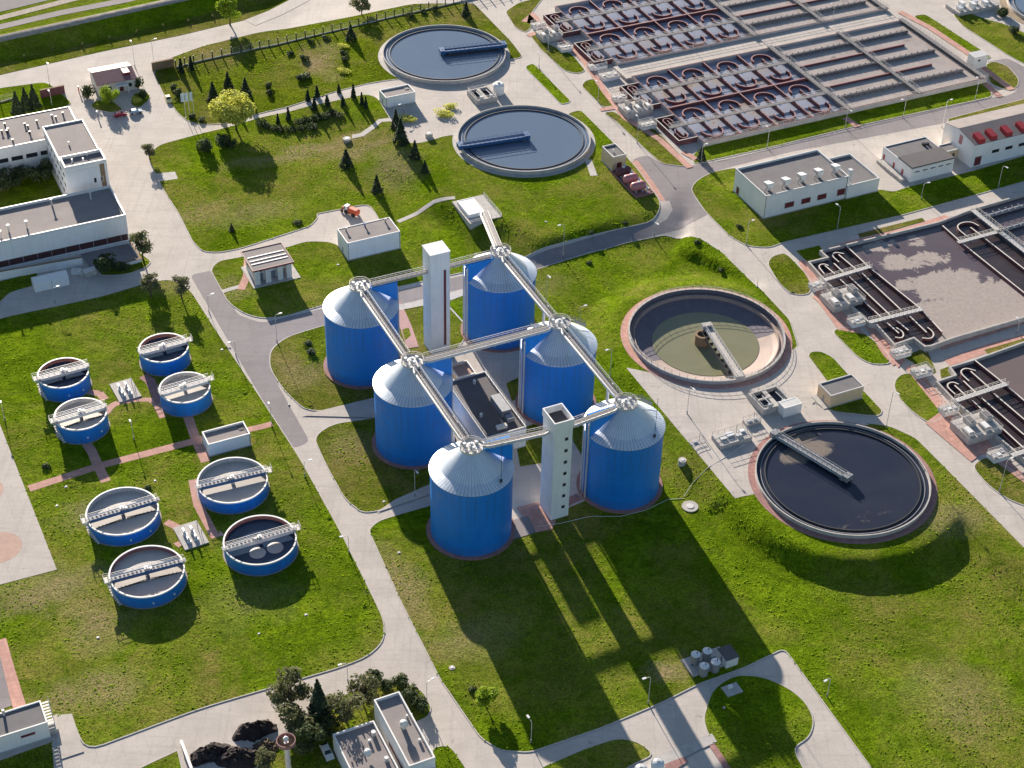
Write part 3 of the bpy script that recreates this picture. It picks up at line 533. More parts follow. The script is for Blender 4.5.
# ================================================================ silos
def make_silo(inner):
    r=thing('silo','tall blue sheet metal silo with silver cone roof','silo',(0,0),0)
    MB().lathe([(9.3,0),(9.3,.25),(9.45,.25),(9.45,19)],128).build('shell','blue_sheet',r,smooth=True)
    a=MB(); a.lathe([(9.45,18.9),(9.72,18.9),(9.72,19.05),(7.15,19.95)],128); a.build('eave_ring','roof_sheet',r,smooth=True)
    a=MB(); a.lathe([(7.2,19.93),(7.05,20.05),(2.3,24.7),(0,24.75)],128); a.build('cone_roof','roof_sheet',r,smooth=True)
    a=MB(); a.lathe([(9.3,.02),(10.45,.02),(10.45,.28),(9.3,.3)],96); a.build('brick_plinth','red_paver',r)
    s=1 if inner>0 else -1
    a=MB(); h=1.1     # clad enclosure from the cap to the eave on the side facing the yard
    pr=[(2.4*s,24.5),(9.55*s,19.0),(9.75*s,19.0),(9.75*s,24.5)]
    vs=[(x,-h,z) for x,z in pr]+[(x,h,z) for x,z in pr]
    a.add(vs,[(0,1,2,3),(7,6,5,4),(0,4,5,1),(1,5,6,2),(2,6,7,3),(3,7,4,0)]); a.build('clad_fin','blue_paint',r)
    p=MB(); p.lathe([(0,25.0),(2.75,25.0),(2.75,25.2),(0,25.2)],32); p.lathe([(2.2,24.2),(2.2,25.0)],24); po=p.build('cap_platform','galvanised',r)
    q_=MB(); ring=[(2.68*math.cos(2*PI*i/18),2.68*math.sin(2*PI*i/18),25.2) for i in range(19)]; q_.rail(ring,1.1,1.0,.05); q_.lathe([(2.74,25.2),(2.74,25.5)],36); q_.build('railing','galvanised',po)
    e=MB(); e.cyl((0,0),.6,25.2,25.9,16); e.cyl((0,0),.35,25.9,26.5,12); e.box(-.35,-1.6,25.2,.35,-.9,26.3); e.box(1.1,.3,25.2,1.8,1.1,26.0); e.box(-1.9,.2,25.2,-1.2,.9,26.5); e.tube([(-1.5,-1,25.2),(-1.5,-1,26.6),(-.6,-.4,26.8)],.16); e.build('gas_dome','steel',po)
    k=MB(); a0=R(0 if s>0 else 180)
    for da,rr in ((-R(5)*s,.26),(R(3)*s,.17),(R(10)*s,.2)):
        x,y=9.95*math.cos(a0+da),9.95*math.sin(a0+da); k.tube([(x,y,.3),(x,y,22.6),(x*.97,y*.97,23.1),(x*.9,y*.9,23.2)],rr,8)
    k.build('riser_pipe','steel',r)
    l=MB(); aa=R(72 if s>0 else 108)
    for dd in (-.25,.25): x,y=9.7*math.cos(aa)+dd*math.sin(aa),9.7*math.sin(aa)-dd*math.cos(aa); l.bar((x,y,.3),(x,y,20.2),.07)
    for i in range(50): l.bar((9.7*math.cos(aa)+.25*math.sin(aa),9.7*math.sin(aa)-.25*math.cos(aa),.6+i*.39),(9.7*math.cos(aa)-.25*math.sin(aa),9.7*math.sin(aa)+.25*math.cos(aa),.6+i*.39),.05)
    l.build('ladder','steel',r); KIDS[r.name]=list(r.children); return r
SL=[]
for j in (0,1):
    for i in (0,1,2): a_=R(-63.9346); SL.append(np.array([-39.289,356.212])+np.array([math.cos(a_),math.sin(a_)])*34.784*i+np.array([-math.sin(a_),math.cos(a_)])*39.395*j)
SLAB=['tall blue silo at the far left corner of the six, beside the small portico building','tall blue silo in the middle of the left row of three','tall blue silo nearest the camera, its whole front clear','tall blue silo at the far right corner, a sloping gallery runs behind it','tall blue silo in the middle of the right row, facing the drained round basin','tall blue silo beside the white tower with small square windows, right of it']
GRP='six blue digester silos'
sa=make_silo(1); sb=make_silo(-1)
for i,c_ in enumerate(SL):
    src=sa if i<3 else sb
    o=src if i in (0,3) else dup(src,c_,0.0)
    o.location=(c_[0],c_[1],hgt(*c_)+.12); o['label']=SLAB[i]; o['group']=GRP
    if i in (4,5):
        st=MB(); st.rail([(2.2,1.6,25.2),(5.6,4.0,22.1),(7.0,5.0,20.9),(9.1,3.3,20.0)],1.0,.9,.05); st.bar((2.2,1.2,25.0),(6.6,4.8,21.1),.9,.1); st.bar((6.6,4.8,21.1),(9.2,3.0,19.9),.9,.1); st.build('roof_stair','lead',o)
    if i in (2,5):
        rd=MB(); rd.tube([(3.9,-7.6,19.8),(3.9,-7.6,31.0)],.06,6); rd.cyl((3.9,-7.6),.35,19.6,20.1,8); rd.build('lightning_rod','dark_metal',o)
# ---------------------------------------------------------------- walkways between the caps
def bridge(label,A,B,zA,zB,duct=True,trim=3.0,w=1.5,flip=1):
    A=np.array(A);B=np.array(B);d=B-A;L=np.linalg.norm(d);d/=L;th=math.atan2(d[1],d[0])
    r=thing('walkway',label,'walkway',A,0,th); x0,x1=trim,L-trim
    zf=lambda x: zA+(zB-zA)*x/L
    m_=MB(); m_.bar((x0,-.1,zf(x0)),(x1,-.1,zf(x1)),w,.14); m_.build('deck','roof_grey',r)
    m_=MB()
    for y in (-.1-w/2,-.1+w/2): m_.bar((x0,y,zf(x0)-.2),(x1,y,zf(x1)-.2),.12,.28)
    n=max(2,int((x1-x0)/2.2))
    for i in range(n):
        xa=x0+(x1-x0)*i/n; xb=x0+(x1-x0)*(i+1)/n; m_.bar((xa,-.1-w/2,zf(xa)-.45),(xb,-.1+w/2,zf(xb)-.45),.1)
    m_.build('girder','galvanised',r)
    m_=MB()
    for y in (-.1-w/2,-.1+w/2): m_.rail([(x0,y,zf(x0)),(x1,y,zf(x1))],1.1,1.3,.055)
    m_.build('railing','galvanised',r)
    if duct:
        m_=MB(); y=flip*(w/2+.5); m_.tube([(x0-.6,y*.5,zf(x0)+.1),(x0+.9,y,zf(x0)+.1),(x1-.9,y,zf(x1)+.1),(x1+.6,y*.5,zf(x1)+.1)],.34,12)
        m_.build('duct','galvanised',r,smooth=True)
        m_=MB(); x=x0+2
        while x<x1: m_.box(x-.06,min(0,y)-.1,zf(x)-.62,x+.06,max(0,y)+.1,zf(x)-.5); x+=4
        m_.build('bracket','galvanised',r)
    return r
CZ=25.15
bridge('long walkway with white duct from the far left silo to the middle left one',SL[0],SL[1],CZ,CZ,True,3,1.4,-1); bridge('long walkway with white duct running to the nearest silo from the one behind it',SL[1],SL[2],CZ,CZ,True,3,1.4,-1)
bridge('long walkway with white duct from the far right silo to the middle right one',SL[3],SL[4],CZ,CZ,True,3,1.4,-1); bridge('long walkway with white duct coming in to the silo right of the windowed tower',SL[4],SL[5],CZ,CZ,True,3,1.4,-1)
TA=(SL[0]+SL[3])/2+np.array([1.25,.45]); TB=(SL[2]+SL[5])/2+np.array([1.75,-1.1])
def towards(a,b,k): return a+(b-a)/np.linalg.norm(b-a)*k
for a,b,t,l in ((SL[0],TA,0,'short railed walkway between the far left silo and the white shaft tower'),(TA,SL[3],1,'short railed walkway between the white shaft tower and the far right silo'),(SL[2],TB,0,'short railed walkway from the nearest silo to the tower with square windows'),(TB,SL[5],1,'short railed walkway from the tower with square windows to the silo right of it')):
    a2=a if t==0 else towards(a,b,2.75-3); b2=towards(b,a,2.75-3) if t==0 else b
    bridge(l,a2,b2,CZ,CZ,t==0 and a is SL[2] or b is SL[5],3,1.5,-1)
bridge('long railed walkway crossing the yard between the two middle silos',SL[1],SL[4],CZ,CZ,True,3,2.2,-1)
b0=P(484,214); bridge('steep covered gallery climbing from the bank to the far right silo',SL[3],b0,CZ,3.8,True,2.6,1.4,1)
mr=thing('duct_support','slender steel column holding the walkway between the two right front silos','support',(SL[4]*.25+SL[5]*.75)); MB().tube([(0,0,0),(0,0,24.4)],.38,10).build('column','galvanised',mr); MB().box(-1.2,-.2,24.4,1.2,.2,24.7).build('head_beam','galvanised',mr)
m2=dup(mr,SL[3]*.25+SL[4]*.75,label='slender steel column holding the walkway between the two right rear silos'); m3=dup(mr,SL[1]*.3+SL[2]*.7,label='slender steel column holding the walkway behind the nearest silo'); 
for o in (mr,m2,m3): o['group']='columns under the walkways'
# ---------------------------------------------------------------- towers
t=thing('stair_tower','tall blank white shaft tower with a dark red glazed slot at the far end','tower',TA)
w_=MB(); w_.box(-2.7,-2.6,0,2.7,2.6,31.2); w_.build('shaft','white_wall',t); c=MB(); c.box(-2.85,-2.75,31.2,2.85,2.75,31.45); c.build('roof_cap','white_wall',t); g_=MB(); g_.box(.95,-2.68,2.0,1.6,-2.58,26.0); g_.build('window_slot','maroon',t)
t=thing('stair_tower','white square tower with seven small windows and a sunken dark roof','tower',TB)
w_=MB(); w_.box(-2.3,-3.0,0,2.3,3.0,27.6); w_.build('shaft','white_wall',t)
c=MB(); c.wall([(-2.35,-3.05),(2.35,-3.05),(2.35,3.05),(-2.35,3.05)],27.6,29.6,.3,closed=True); c.build('parapet','white_wall',t); c=MB(); c.box(-2.2,-2.9,27.6,2.2,2.9,27.75); c.build('roof_deck','roof_dark',t)
for i in range(7):
    z=2.9+i*3.45; f=MB(); f.box(.35,-3.06,z,1.25,-2.97,z+1.0); f=f.build('window','pale_concrete',t); g_=MB(); g_.box(.45,-3.09,z+.1,1.15,-3.0,z+.9); g_.build('pane','dark_glass',f)
# ---------------------------------------------------------------- plant hall between the rows
def bfit(BL,BR,FR,FL,h,z0=None):
    c0=P((BL[0]+FR[0])/2,(BL[1]+FR[1])/2,h); zg=hgt(*c0) if z0 is None else z0
    q4=[W2L(inv(u,v,zg+h)) for u,v in (BL,BR,FR,FL)]
    x0=(q4[0][0]+q4[3][0])/2;x1=(q4[1][0]+q4[2][0])/2;y1=(q4[0][1]+q4[1][1])/2;y0=(q4[2][1]+q4[3][1])/2
    return L2W((x0+x1)/2,(y0+y1)/2),abs(x1-x0)/2,abs(y1-y0)/2,zg
def shell(t,hx,hy,h,wall='white_wall',roof='roof_grey',par=.7,pt=.3,trim='white_paint',plinth=True):
    w_=MB(); w_.box(-hx,-hy,0,hx,hy,h-par); w_.build('wall',wall,t)
    if par>0:
        c=MB(); c.wall([(-hx+pt/2-.02,-hy+pt/2-.02),(hx-pt/2+.02,-hy+pt/2-.02),(hx-pt/2+.02,hy-pt/2+.02),(-hx+pt/2-.02,hy-pt/2+.02)],h-par,h,pt,closed=True); c.build('parapet',trim,t)
    c=MB(); c.box(-hx+pt,-hy+pt,h-par,hx-pt,hy-pt,h-par+.06); c.build('roof',roof,t)
    if plinth: c=MB(); c.wall([(-hx-.03,-hy-.03),(hx+.03,-hy-.03),(hx+.03,hy+.03),(-hx-.03,hy+.03)],-.6,.4,.12,closed=True); c.build('plinth','wall_grey',t)
def opening(t,face,hx,hy,p,z,w,h,mat='dark_glass',frame='white_paint',name='window'):
    """a framed window or door let into a wall face; p is the distance along that face"""
    d=.09
    def bx(m_,a,b,z0,z1,o):
        if face=='f': m_.box(a,-hy-o,z0,b,-hy+.05,z1)
        elif face=='b': m_.box(a,hy-.05,z0,b,hy+o,z1)
        elif face=='l': m_.box(-hx-o,a,z0,-hx+.05,b,z1)
        else: m_.box(hx-.05,a,z0,hx+o,b,z1)
    f=MB()
    for a,b,z0,z1 in ((p-w/2,p+w/2,z-h/2,z-h/2+d),(p-w/2,p+w/2,z+h/2-d,z+h/2),(p-w/2,p-w/2+d,z-h/2+d,z+h/2-d),(p+w/2-d,p+w/2,z-h/2+d,z+h/2-d)): bx(f,a,b,z0,z1,.07)
    f=f.build(name,frame,t); g_=MB(); bx(g_,p-w/2+d,p+w/2-d,z-h/2+d,z+h/2-d,.02); g_.build('pane' if name=='window' else 'panel',mat,f); return f
c_,hx,hy,zg=bfit((453,380),(487,370),(524,427),(479,440),6.5)
t=thing('plant_hall','long flat roofed hall in the yard between the two rows of silos','building',c_,zg)
shell(t,hx,hy,6.5,'white_wall','roof_dark',.5,.3,'galvanised')
k=MB(); k.rail([(-hx+.2,-hy,6.5),(-hx+.2,hy,6.5)],1.1,1.6,.05); k.rail([(hx-.2,-hy,6.5),(hx-.2,hy,6.5)],1.1,1.6,.05); k.build('railing','cream',t)
k=MB(); k.box(hx-3.8,-hy+6,6.1,hx-1.3,-hy+13,8.0); k.box(hx-3.4,-hy+3.5,6.1,hx-1.6,-hy+5.4,7.3); k.build('air_handler','lead',t); k=MB(); k.box(-1.5,-hy+1.8,6.1,1.2,-hy+3,6.9); k.build('roof_box','cream',t)
for x,y in ((-3,-4),(1,9)): MB().cyl((x,y),.4,6.1,7.2,12).build('roof_vent','steel',t)
c_,hx,hy,zg=bfit((453,365),(468,360),(474,374),(455,378),4.0)
t=thing('lean_to','low terracotta walled annex with open roof behind the hall between the silos','annex',c_,zg); w_=MB(); w_.box(-hx,-hy,0,hx,hy,3.4); w_.build('wall','beige_wall',t); w_=MB(); w_.wall([(-hx,-hy),(hx,-hy),(hx,hy),(-hx,hy)],3.4,4.2,.3,closed=True); w_.build('parapet','galvanised',t); MB().box(-hx+.2,-hy+.2,3.4,hx-.2,hy-.2,3.5).build('roof','terracotta',t)
# ================================================================ small blue tanks
def make_tank(Rr,H,inner,surf,fas='white_paint'):
    r=thing('round_tank','blue tank','tank',(0,0),0)
    MB().lathe([(Rr,0),(Rr,H-.35)],96).build('shell','blue_sheet',r,smooth=True)
    MB().lathe([(Rr-.28,H-2.6),(Rr-.28,H)],96).build('inner_wall',inner,r,smooth=True)
    MB().lathe([(Rr,H-.35),(Rr+.06,H-.35),(Rr+.06,H),(Rr-.3,H),(Rr-.3,H-.2)],96).build('rim','white_paint',r)
    MB().disc(Rr-.28,H-1.15,96).build('liquid',surf,r)
    b=MB(); x=Rr+.3; hw=.95 if Rr<7 else .72
    if Rr<7: b.box(-x,-hw,H+.25,x,hw,H+.4)
    else:
        xx=-x
        while xx<x: b.box(xx,-hw,H+.25,xx+.5,hw,H+.4); xx+=.95
        b.box(-x,-.3,H+.12,x,.3,H+.24)
    br=b.build('bridge','wall_grey',r)
    b=MB(); b.box(-Rr+.5,-hw-.08,H-.35,Rr-.5,-hw+.06,H+.5); b.box(-Rr+.5,hw-.06,H-.35,Rr-.5,hw+.08,H+.5); b.build('girder',fas,br)
    b=MB()
    for y in (-hw,hw): b.rail([(-x,y,H+.4),(x,y,H+.4)],1.0,1.4,.045)
    b.build('railing','galvanised',br)
    b=MB(); b.cyl((0,0),.45,H-1.4,H+.3,12); b.box(-.45,-.45,H+.4,.45,.45,H+1.0); b.cyl((0,0),.25,H+1.0,H+1.4,12); b.box(.7,-.4,H+.4,1.2,.2,H+.8); b.build('drive_unit','steel',r)
    b=MB()
    for s in (-1,1):
        b.bar((s*.4,-1.9,H-.7),(s*(Rr-1.2),-2.1,H-1.1),.12); b.bar((s*.4,-1.9,H-1.08),(s*(Rr-1.2),-2.1,H-1.08),.14)
        for i in range(6): xx=s*(1+i*(Rr-2.5)/6); b.bar((xx,-2,H-1.1),(xx+s*.6,-2,H-.75),.08)
    b.bar((0,-2,H-.7),(0,0,H-.7),.2); b.build('scraper_arm','dark_metal',r)
    b=MB(); b.box(-x-1.0,-1.0,H+.2,-x+.1,1.0,H+.38); 
    b.rail([(-x-.95,-.95,H+.38),(-x-.95,.95,H+.38)],1.1,.9,.05); b.rail([(-x-.95,.95,H+.38),(-x+.1,.95,H+.38)],1.1,.9,.05)
    for i in range(9): a_=R(187+i*3.2); rr=Rr+.5; zz=H*(1-i/9); b.box(rr*math.cos(a_)-.35,rr*math.sin(a_)-.3,zz-.25,rr*math.cos(a_)+.35,rr*math.sin(a_)+.3,zz-.15)
    b.bar(((Rr+.9)*math.cos(R(186)),(Rr+.9)*math.sin(R(186)),H+.6),((Rr+.9)*math.cos(R(214)),(Rr+.9)*math.sin(R(214)),.9),.08)
    b.build('landing','cream',r)
    b=MB()
    for a,w in ((R(-60),1.0),(R(-95),.7)): 
        xx,yy=(Rr+.12)*math.cos(a),(Rr+.12)*math.sin(a); b.cyl((xx,yy),.22,H*.35,H*.35+.35,8)
    b.build('inspection_lamp','white_paint',r)
    KIDS[r.name]=list(r.children); return r
tnk=[((-91.174,297.269),8.457,3.4,'inner_pale','sludge','blue tank of sludge in the near left group, leftmost of its four'),((-81.69,277.293),8.457,3.4,'inner_red','sludge','blue tank with reddish inner wall, lowest of the near left four'),((-66.943,309.329),8.457,3.4,'inner_pale','sludge','blue tank of sludge just below the little white cabin'),((-57.53,288.647),8.457,3.4,'inner_red','water_tank','blue tank of dark liquid with two round pale scum spots'),
 ((-116.958,349.794),6.528,4.5,'inner_red','water_tank','smaller blue tank at the far left with a white bridge, top left one'),((-108.811,333.048),6.528,4.5,'inner_pale','sludge','smaller blue tank with a boxy drive on its bridge, leaning toward the brick path'),((-92.917,361.866),6.528,4.5,'inner_red','water_tank','smaller blue tank nearest the upper road, dark liquid under a cream bridge'),((-84.491,344.999),6.528,4.5,'inner_pale','sludge','smaller blue tank with pale dry scum, right one of the far pair')]
for i,(c0,R0,H,inn,su,lab) in enumerate(tnk):
    k=1-(H+.1)/CAMH; c_=np.array(c0)*k; o=make_tank(R0*k,H,inn,su,'blue_rail' if i<3 else 'white_paint'); o.location=(c_[0],c_[1],hgt(*c_)+.1); o['label']=lab; o['group']='large blue tanks' if i<4 else 'small blue tanks'
    o.rotation_euler=(0,0,ANG+R([2,-2,-3,0,2,4,2,4][i])+ (PI if i in (2,3,6,7) else 0))
    if i in (2,3,6,7):      # the arm shadow side stays the same after the half turn
        pass
    if i==3:
        for x,y in ((1.6,2.9),(-2.6,2.9)):
            s_=MB(); s_.lathe([(0,H-1.08),(.25,H-1.06),(1.5,H-1.09),(1.9,H-1.14)],32); s_.build('scum_spot','sludge',o,(x,y,0))
    a=MB(); a.lathe([(R0*k,.06),(R0*k+.35,.06)],64); a.build('gravel_ring','gravel',o)
# ================================================================ round clarifiers
def radial_bridge(r,ang,r0,r1,z,w,deck,side,rail_m,deep=.9,lat=0.0):
    ca,sa=math.cos(ang),math.sin(ang); T=lambda x,y,zz:(x*ca-(y+lat)*sa,x*sa+(y+lat)*ca,zz)
    def bb(m_,x0,y0,z0,x1,y1,z1):
        m_.add([T(*p_) for p_ in ((x0,y0,z0),(x1,y0,z0),(x1,y1,z0),(x0,y1,z0),(x0,y0,z1),(x1,y0,z1),(x1,y1,z1),(x0,y1,z1))],[(3,2,1,0),(4,5,6,7),(0,1,5,4),(1,2,6,5),(2,3,7,6),(3,0,4,7)])
    m_=MB(); bb(m_,r0,-w/2,z,r1,w/2,z+.12); b=m_.build('bridge',deck,r)
    m_=MB(); bb(m_,r0,-w/2-.15,z-deep*.6,r1,-w/2,z+.4); bb(m_,r0,w/2,z-deep*.6,r1,w/2+.15,z+.4); m_.build('girder',side,b)
    m_=MB()
    for y in (-w/2,w/2): m_.rail([T(r0,y,z+.1),T(r1,y,z+.1)],1.1,1.5,.06)
    m_.build('railing',rail_m,b)
    m_=MB(); bb(m_,r1-1.0,-w/2-.4,z-.75,r1+.7,w/2+.4,z+.7); m_.build('wheel_carriage',deck,b); m_=MB(); bb(m_,r0-.6,-w/2-.5,z-.6,r0+1.0,w/2+.5,z+.8); m_.build('centre_bearing',deck,b)
    m_=MB(); bb(m_,r0+1,-w/2-1.1,z-1.5,r1-3,-w/2-.95,z-.5)
    x=r0+2
    while x<r1-3: bb(m_,x,-w/2-1.05,z-1.4,x+.12,-w/2,z-.2); x+=2.5
    m_.build('scum_blade','dark_metal',b); return b
def clarifier(label,cxy,zr,zg,surf,wall,pave,ang,r0,br,pw=2.0):
    r=thing('round_clarifier',label,'clarifier',cxy,zg,0.0); h=zr-zg; Rr=20.98
    MB().lathe([(Rr,-1.2),(Rr,h-.25),(Rr+.05,h-.25),(Rr+.05,h),(Rr-.28,h),(Rr-.3,h-1.4)],128).build('basin_wall',wall,r)
    MB().disc(Rr-.3,h-.75,128).build('water_surface',surf,r)
    MB().lathe([(Rr-2.2,h-.8),(Rr-2.2,h-.42),(Rr-2.45,h-.42),(Rr-2.45,h-.8)],128).build('overflow_weir','dark_metal',r)
    MB().lathe([(Rr-1.25,h-.74),(Rr-1.25,h-.6),(Rr-1.4,h-.6),(Rr-1.4,h-.74)],128).build('scum_baffle','lead',r)
    if pw: MB().lathe([(Rr-.2,.14),(Rr+pw,.14),(Rr+pw,-.1)],96).build('paved_ring',pave,r)
    radial_bridge(r,ang,r0,Rr+.2,h+.35,*br)
    MB().cyl((0,0),.9,h-2,h+.3,20).build('centre_pier','lead',r)
    return r
def angto(c_,px,z): d=inv(*px,z)-c_; return math.atan2(d[1],d[0])
clarifier('farthest round clarifier of blue water with a blue bridge pointing right',CAc,4.4,3.0,'water_blue','pale_concrete','pale_concrete',angto(CAc,(503,45),4.6),-1.0,(2.0,'blue_rail','blue_rail','blue_rail',1.1),1.6)
clarifier('round clarifier of blue water with a blue bridge pointing left, beside the pink tanks',CBc,4.4,3.0,'water_blue','pale_concrete','pale_concrete',angto(CBc,(462,146),4.6),-1.0,(2.0,'blue_rail','blue_rail','blue_rail',1.1),1.6)
clarifier('near round clarifier of dark water ringed by brick paving on a grass mound',CC,4.2,3.0,'water_navy','pale_concrete','red_paver',angto(CC,(771,432),4.4),-1.5,(1.3,'lead','steel','lead',.9),1.7)
r=thing('drained_basin','drained round basin with a pool of greenish water and a white bridge','basin',CD,3.0,0.0); Rr=20.98
MB().lathe([(Rr,-1.2),(Rr,.95),(Rr+.1,.95),(Rr+.1,1.2),(Rr-.4,1.2)],128).build('basin_wall','pale_concrete',r); MB().lathe([(Rr-.4,1.2),(Rr-.45,-.3)],128).build('inner_wall','liner_and_shade',r)
MB().lathe([(Rr-.5,-.3),(Rr-1.5,-.3),(Rr-1.5,.1),(Rr-1.75,.1),(Rr-1.75,-1.4)],128).build('overflow_gutter','sludge_floor',r)
MB().lathe([(Rr-1.75,-1.0),(18.0,-1.5),(14,-2.4),(2.5,-3.4),(0,-3.5)],128).build('sloping_floor','sludge_floor',r); MB().lathe([(Rr-1.76,-.97),(18.0,-1.47),(14,-2.37),(13.5,-2.42)],64,(0,0),0,R(12),R(212)).build('floor_shade','liner_and_shade',r); MB().disc(14.4,-2.2,96).build('water_pool','water_green',r)  # dark sector paints the shade lying on the far half of the floor
MB().lathe([(Rr+.1,.14),(Rr+2.0,.14),(Rr+2.0,-.1)],96).build('paved_ring','salmon_paver',r)
MB().lathe([(2.0,-3.3),(2.0,.9),(1.4,.9),(1.4,.1),(0,.1)],32,tuple(inv(702.5,334,3.9)-CD)).build('centre_pier','timber',r)
A_=inv(706.5,326,4.6)-CD; B_=inv(738,374,4.6)-CD; a_=math.atan2(*(B_-A_)[::-1]); dr=np.array([math.cos(a_),math.sin(a_)]); radial_bridge(r,a_,A_@dr,Rr-.3,1.6,1.7,'pale_concrete','galvanised','galvanised',.7,float(A_@np.array([-dr[1],dr[0]])))
m_=MB(); m_.rail([((Rr-.2)*math.cos(2*PI*i/60),(Rr-.2)*math.sin(2*PI*i/60),1.2) for i in range(61)],1.0,2.2,.05); m_.build('railing','galvanised',r)
# ================================================================ basins
def lw(pxs,z): return [W2L(inv(u,v,z)) for u,v in pxs]
BZ=TOPZ+1.7; WZ=TOPZ+.4
def quad(px): 
    q4=lw(px,BZ); return (q4[0][0]+q4[3][0])/2,(q4[1][0]+q4[2][0])/2,(q4[2][1]+q4[3][1])/2,(q4[0][1]+q4[1][1])/2
bx0,bx1,by0,by1=quad([(632,76),(905,20),(987,79),(703,141)])
WT=bx1-bx0; DT=by1-by0
xc1=np.mean([W2L(inv(u,v,BZ))[0] for u,v in ((764,41),(845,108))])-bx0; xc2=np.mean([W2L(inv(u,v,BZ))[0] for u,v in ((834,31),(921,93))])-bx0
dlt=lw([(617,62.5)],BZ)[0]-lw([(703,141)],BZ)[0]
print('BASIN',bx0,bx1,by0,by1,WT,DT,xc1,xc2,dlt)
def arc(c,r,a0,a1,n=14): return [(c[0]+r*math.cos(a0+(a1-a0)*i/n),c[1]+r*math.sin(a0+(a1-a0)*i/n)) for i in range(n+1)]
def big_basin(label,ox,oy,rows=2):
    """two long halves: cells with curved guide walls on the left, long channels on the right"""
    r=thing('aeration_basin',label,'basin',L2W(ox,oy),TOPZ,ANG); H=1.8; Wl=.45
    hs=DT/2
    o=MB(); o.wall([(0,0),(WT,0),(WT,hs*rows),(0,hs*rows)],-.3,H,.45,1,top=0,closed=True); o.build('outer_wall',['maroon_wall','wall_grey'],r)
    f=MB(); f.box(.22,.22,.05,xc1,hs*rows-.22,Wl); f.build('water_surface','water_cell',r); f=MB(); f.box(xc1,.22,.05,WT-.22,hs*rows-.22,1.0); f.build('channel_surface','channel_water',r)
    if rows>1:
        for k in range(1,rows): m_=MB(); m_.wall([(.2,hs*k),(WT-9,hs*k)],.1,H,.6,0,top=1); m_.build('dividing_wall',['maroon_wall','pink_tile'],r)
    nc=4; cw=xc1/nc
    for k in range(rows):
        y0=hs*k; ym=y0+hs/2
        for i in range(nc):
            xm=cw*(i+.5)
            if i: m_=MB(); m_.wall([(cw*i,y0+.3),(cw*i,y0+hs-.3)],.1,H-.05,.4,0,top=1); m_.build('cross_wall',['maroon_wall','pink_tile'],r)
            m_=MB(); m_.wall([(xm-.4,ym-hs*.25),(xm-.4,ym+hs*.25)],.1,H-.1,.35,0,top=1); m_.build('guide_wall',['maroon_wall','pink_tile'],r)
            for sg,a0,a1 in ((1,R(-25),R(190)),(-1,R(170),R(385))):
                cy=ym+sg*hs*.25; m_=MB(); m_.wall(arc((xm-.4,cy),3.5,a0 if sg>0 else R(160),a1 if sg>0 else R(385)),.1,H-.25,.42,0,top=1); m_.build('curved_baffle',['maroon_wall','pink_tile'],r)
        m_=MB(); m_.box(-6,ym-.7,H,xc1,ym+.7,H+.22); b=m_.build('walkway','roof_grey',r)
        m_=MB(); m_.rail([(-6,ym-.65,H+.2),(xc1,ym-.65,H+.2)],1.1,1.7,.05); m_.rail([(-6,ym+.65,H+.2),(xc1,ym+.65,H+.2)],1.1,1.7,.05); m_.build('railing','galvanised',b)
        # channels
        for q_,full in ((1,1),(2,0),(3,1)):
            y=y0+hs*q_/4 if rows>1 else y0
        for q_ in (1,3):
            y=y0+hs*(1/6 if q_==1 else 5/6) if False else None
    nch=3*rows; 
    for q_ in range(1,nch):
        y=hs*rows*q_/nch
        if q_%2==(1 if rows>1 else 1):
            m_=MB(); m_.tube([(xc1+1,y,H-.25),(WT-4,y,H-.25)],.5,10); m_.tube([(xc1+1,y+.9,H-.45),(WT-4,y+.9,H-.45)],.35,8)
            x=xc1+2
            while x<WT-4: m_.lathe([(0,0)],3) if False else m_.box(x-.1,y-.6,H-.9,x+.1,y+1.1,H+.25); x+=2.4
            m_.build('aeration_pipe','roof_grey',r)
            m_=MB(); m_.wall([(xc1+.5,y-.3),(WT-5,y-.3)],.1,H-.75,.4); m_.build('channel_wall','pale_concrete',r)
        else:
            m_=MB(); m_.wall([(xc1+.5,y),(WT-11,y)],.1,H-.05,.5,0,top=1); m_.build('channel_wall',['maroon_wall','pink_tile'],r)
    for x,w in ((xc1,2.0),(xc2,1.5),(WT-.8,1.8)):
        m_=MB(); m_.box(x-w/2,-.8,H+.04,x+w/2,hs*rows+.8,H+.3); b=m_.build('walkway','roof_grey',r)
        m_=MB()
        for xx in (x-w/2,x+w/2): m_.rail([(xx,-.8,H+.3),(xx,hs*rows+.8,H+.3)],1.1,1.7,.05)
        m_.build('railing','galvanised',b)
    m_=MB(); m_.rail([(.1,-.1,H),(WT,-.1,H)],1.1,2.2,.05); m_.build('railing','cream',r)
    # inlet lobbies
    for k in range(rows):
        y0=hs*k+hs*.16; y1=hs*k+hs*.80; x0=-7.0
        m_=MB(); m_.wall([(-.25,y0),(x0,y0),(x0,y1),(-.25,y1)],-.3,H,.4,0,top=1); lb=m_.build('inlet_lobby',['maroon_wall','pale_concrete'],r)
        m_=MB(); m_.box(x0+.2,y0+.2,.05,-.24,y1-.2,Wl-.02); m_.build('water_surface','water_cell',lb)
        for s_,yy in ((1,y1),(-1,y0)):
            cy=yy-s_*2.4
            m_=MB(); m_.wall([(x0+1.6,cy-s_*3.2)]+[(x0+3.0+1.4*math.cos(R(180)-s_*R(180)*i/10) ,cy+s_*1.4*math.sin(R(180)*i/10)) for i in range(11)]+[(x0+4.4,cy-s_*1.5)],.1,H-.05,.3,0,top=1); m_.build('curved_baffle',['maroon_wall','pink_tile'],lb)
            m_=MB(); m_.wall([(x0+3.0,cy),(x0+3.0,cy-s_*4.6)],.1,H-.05,.3,0,top=1); m_.build('guide_wall',['maroon_wall','pink_tile'],lb)
    return r
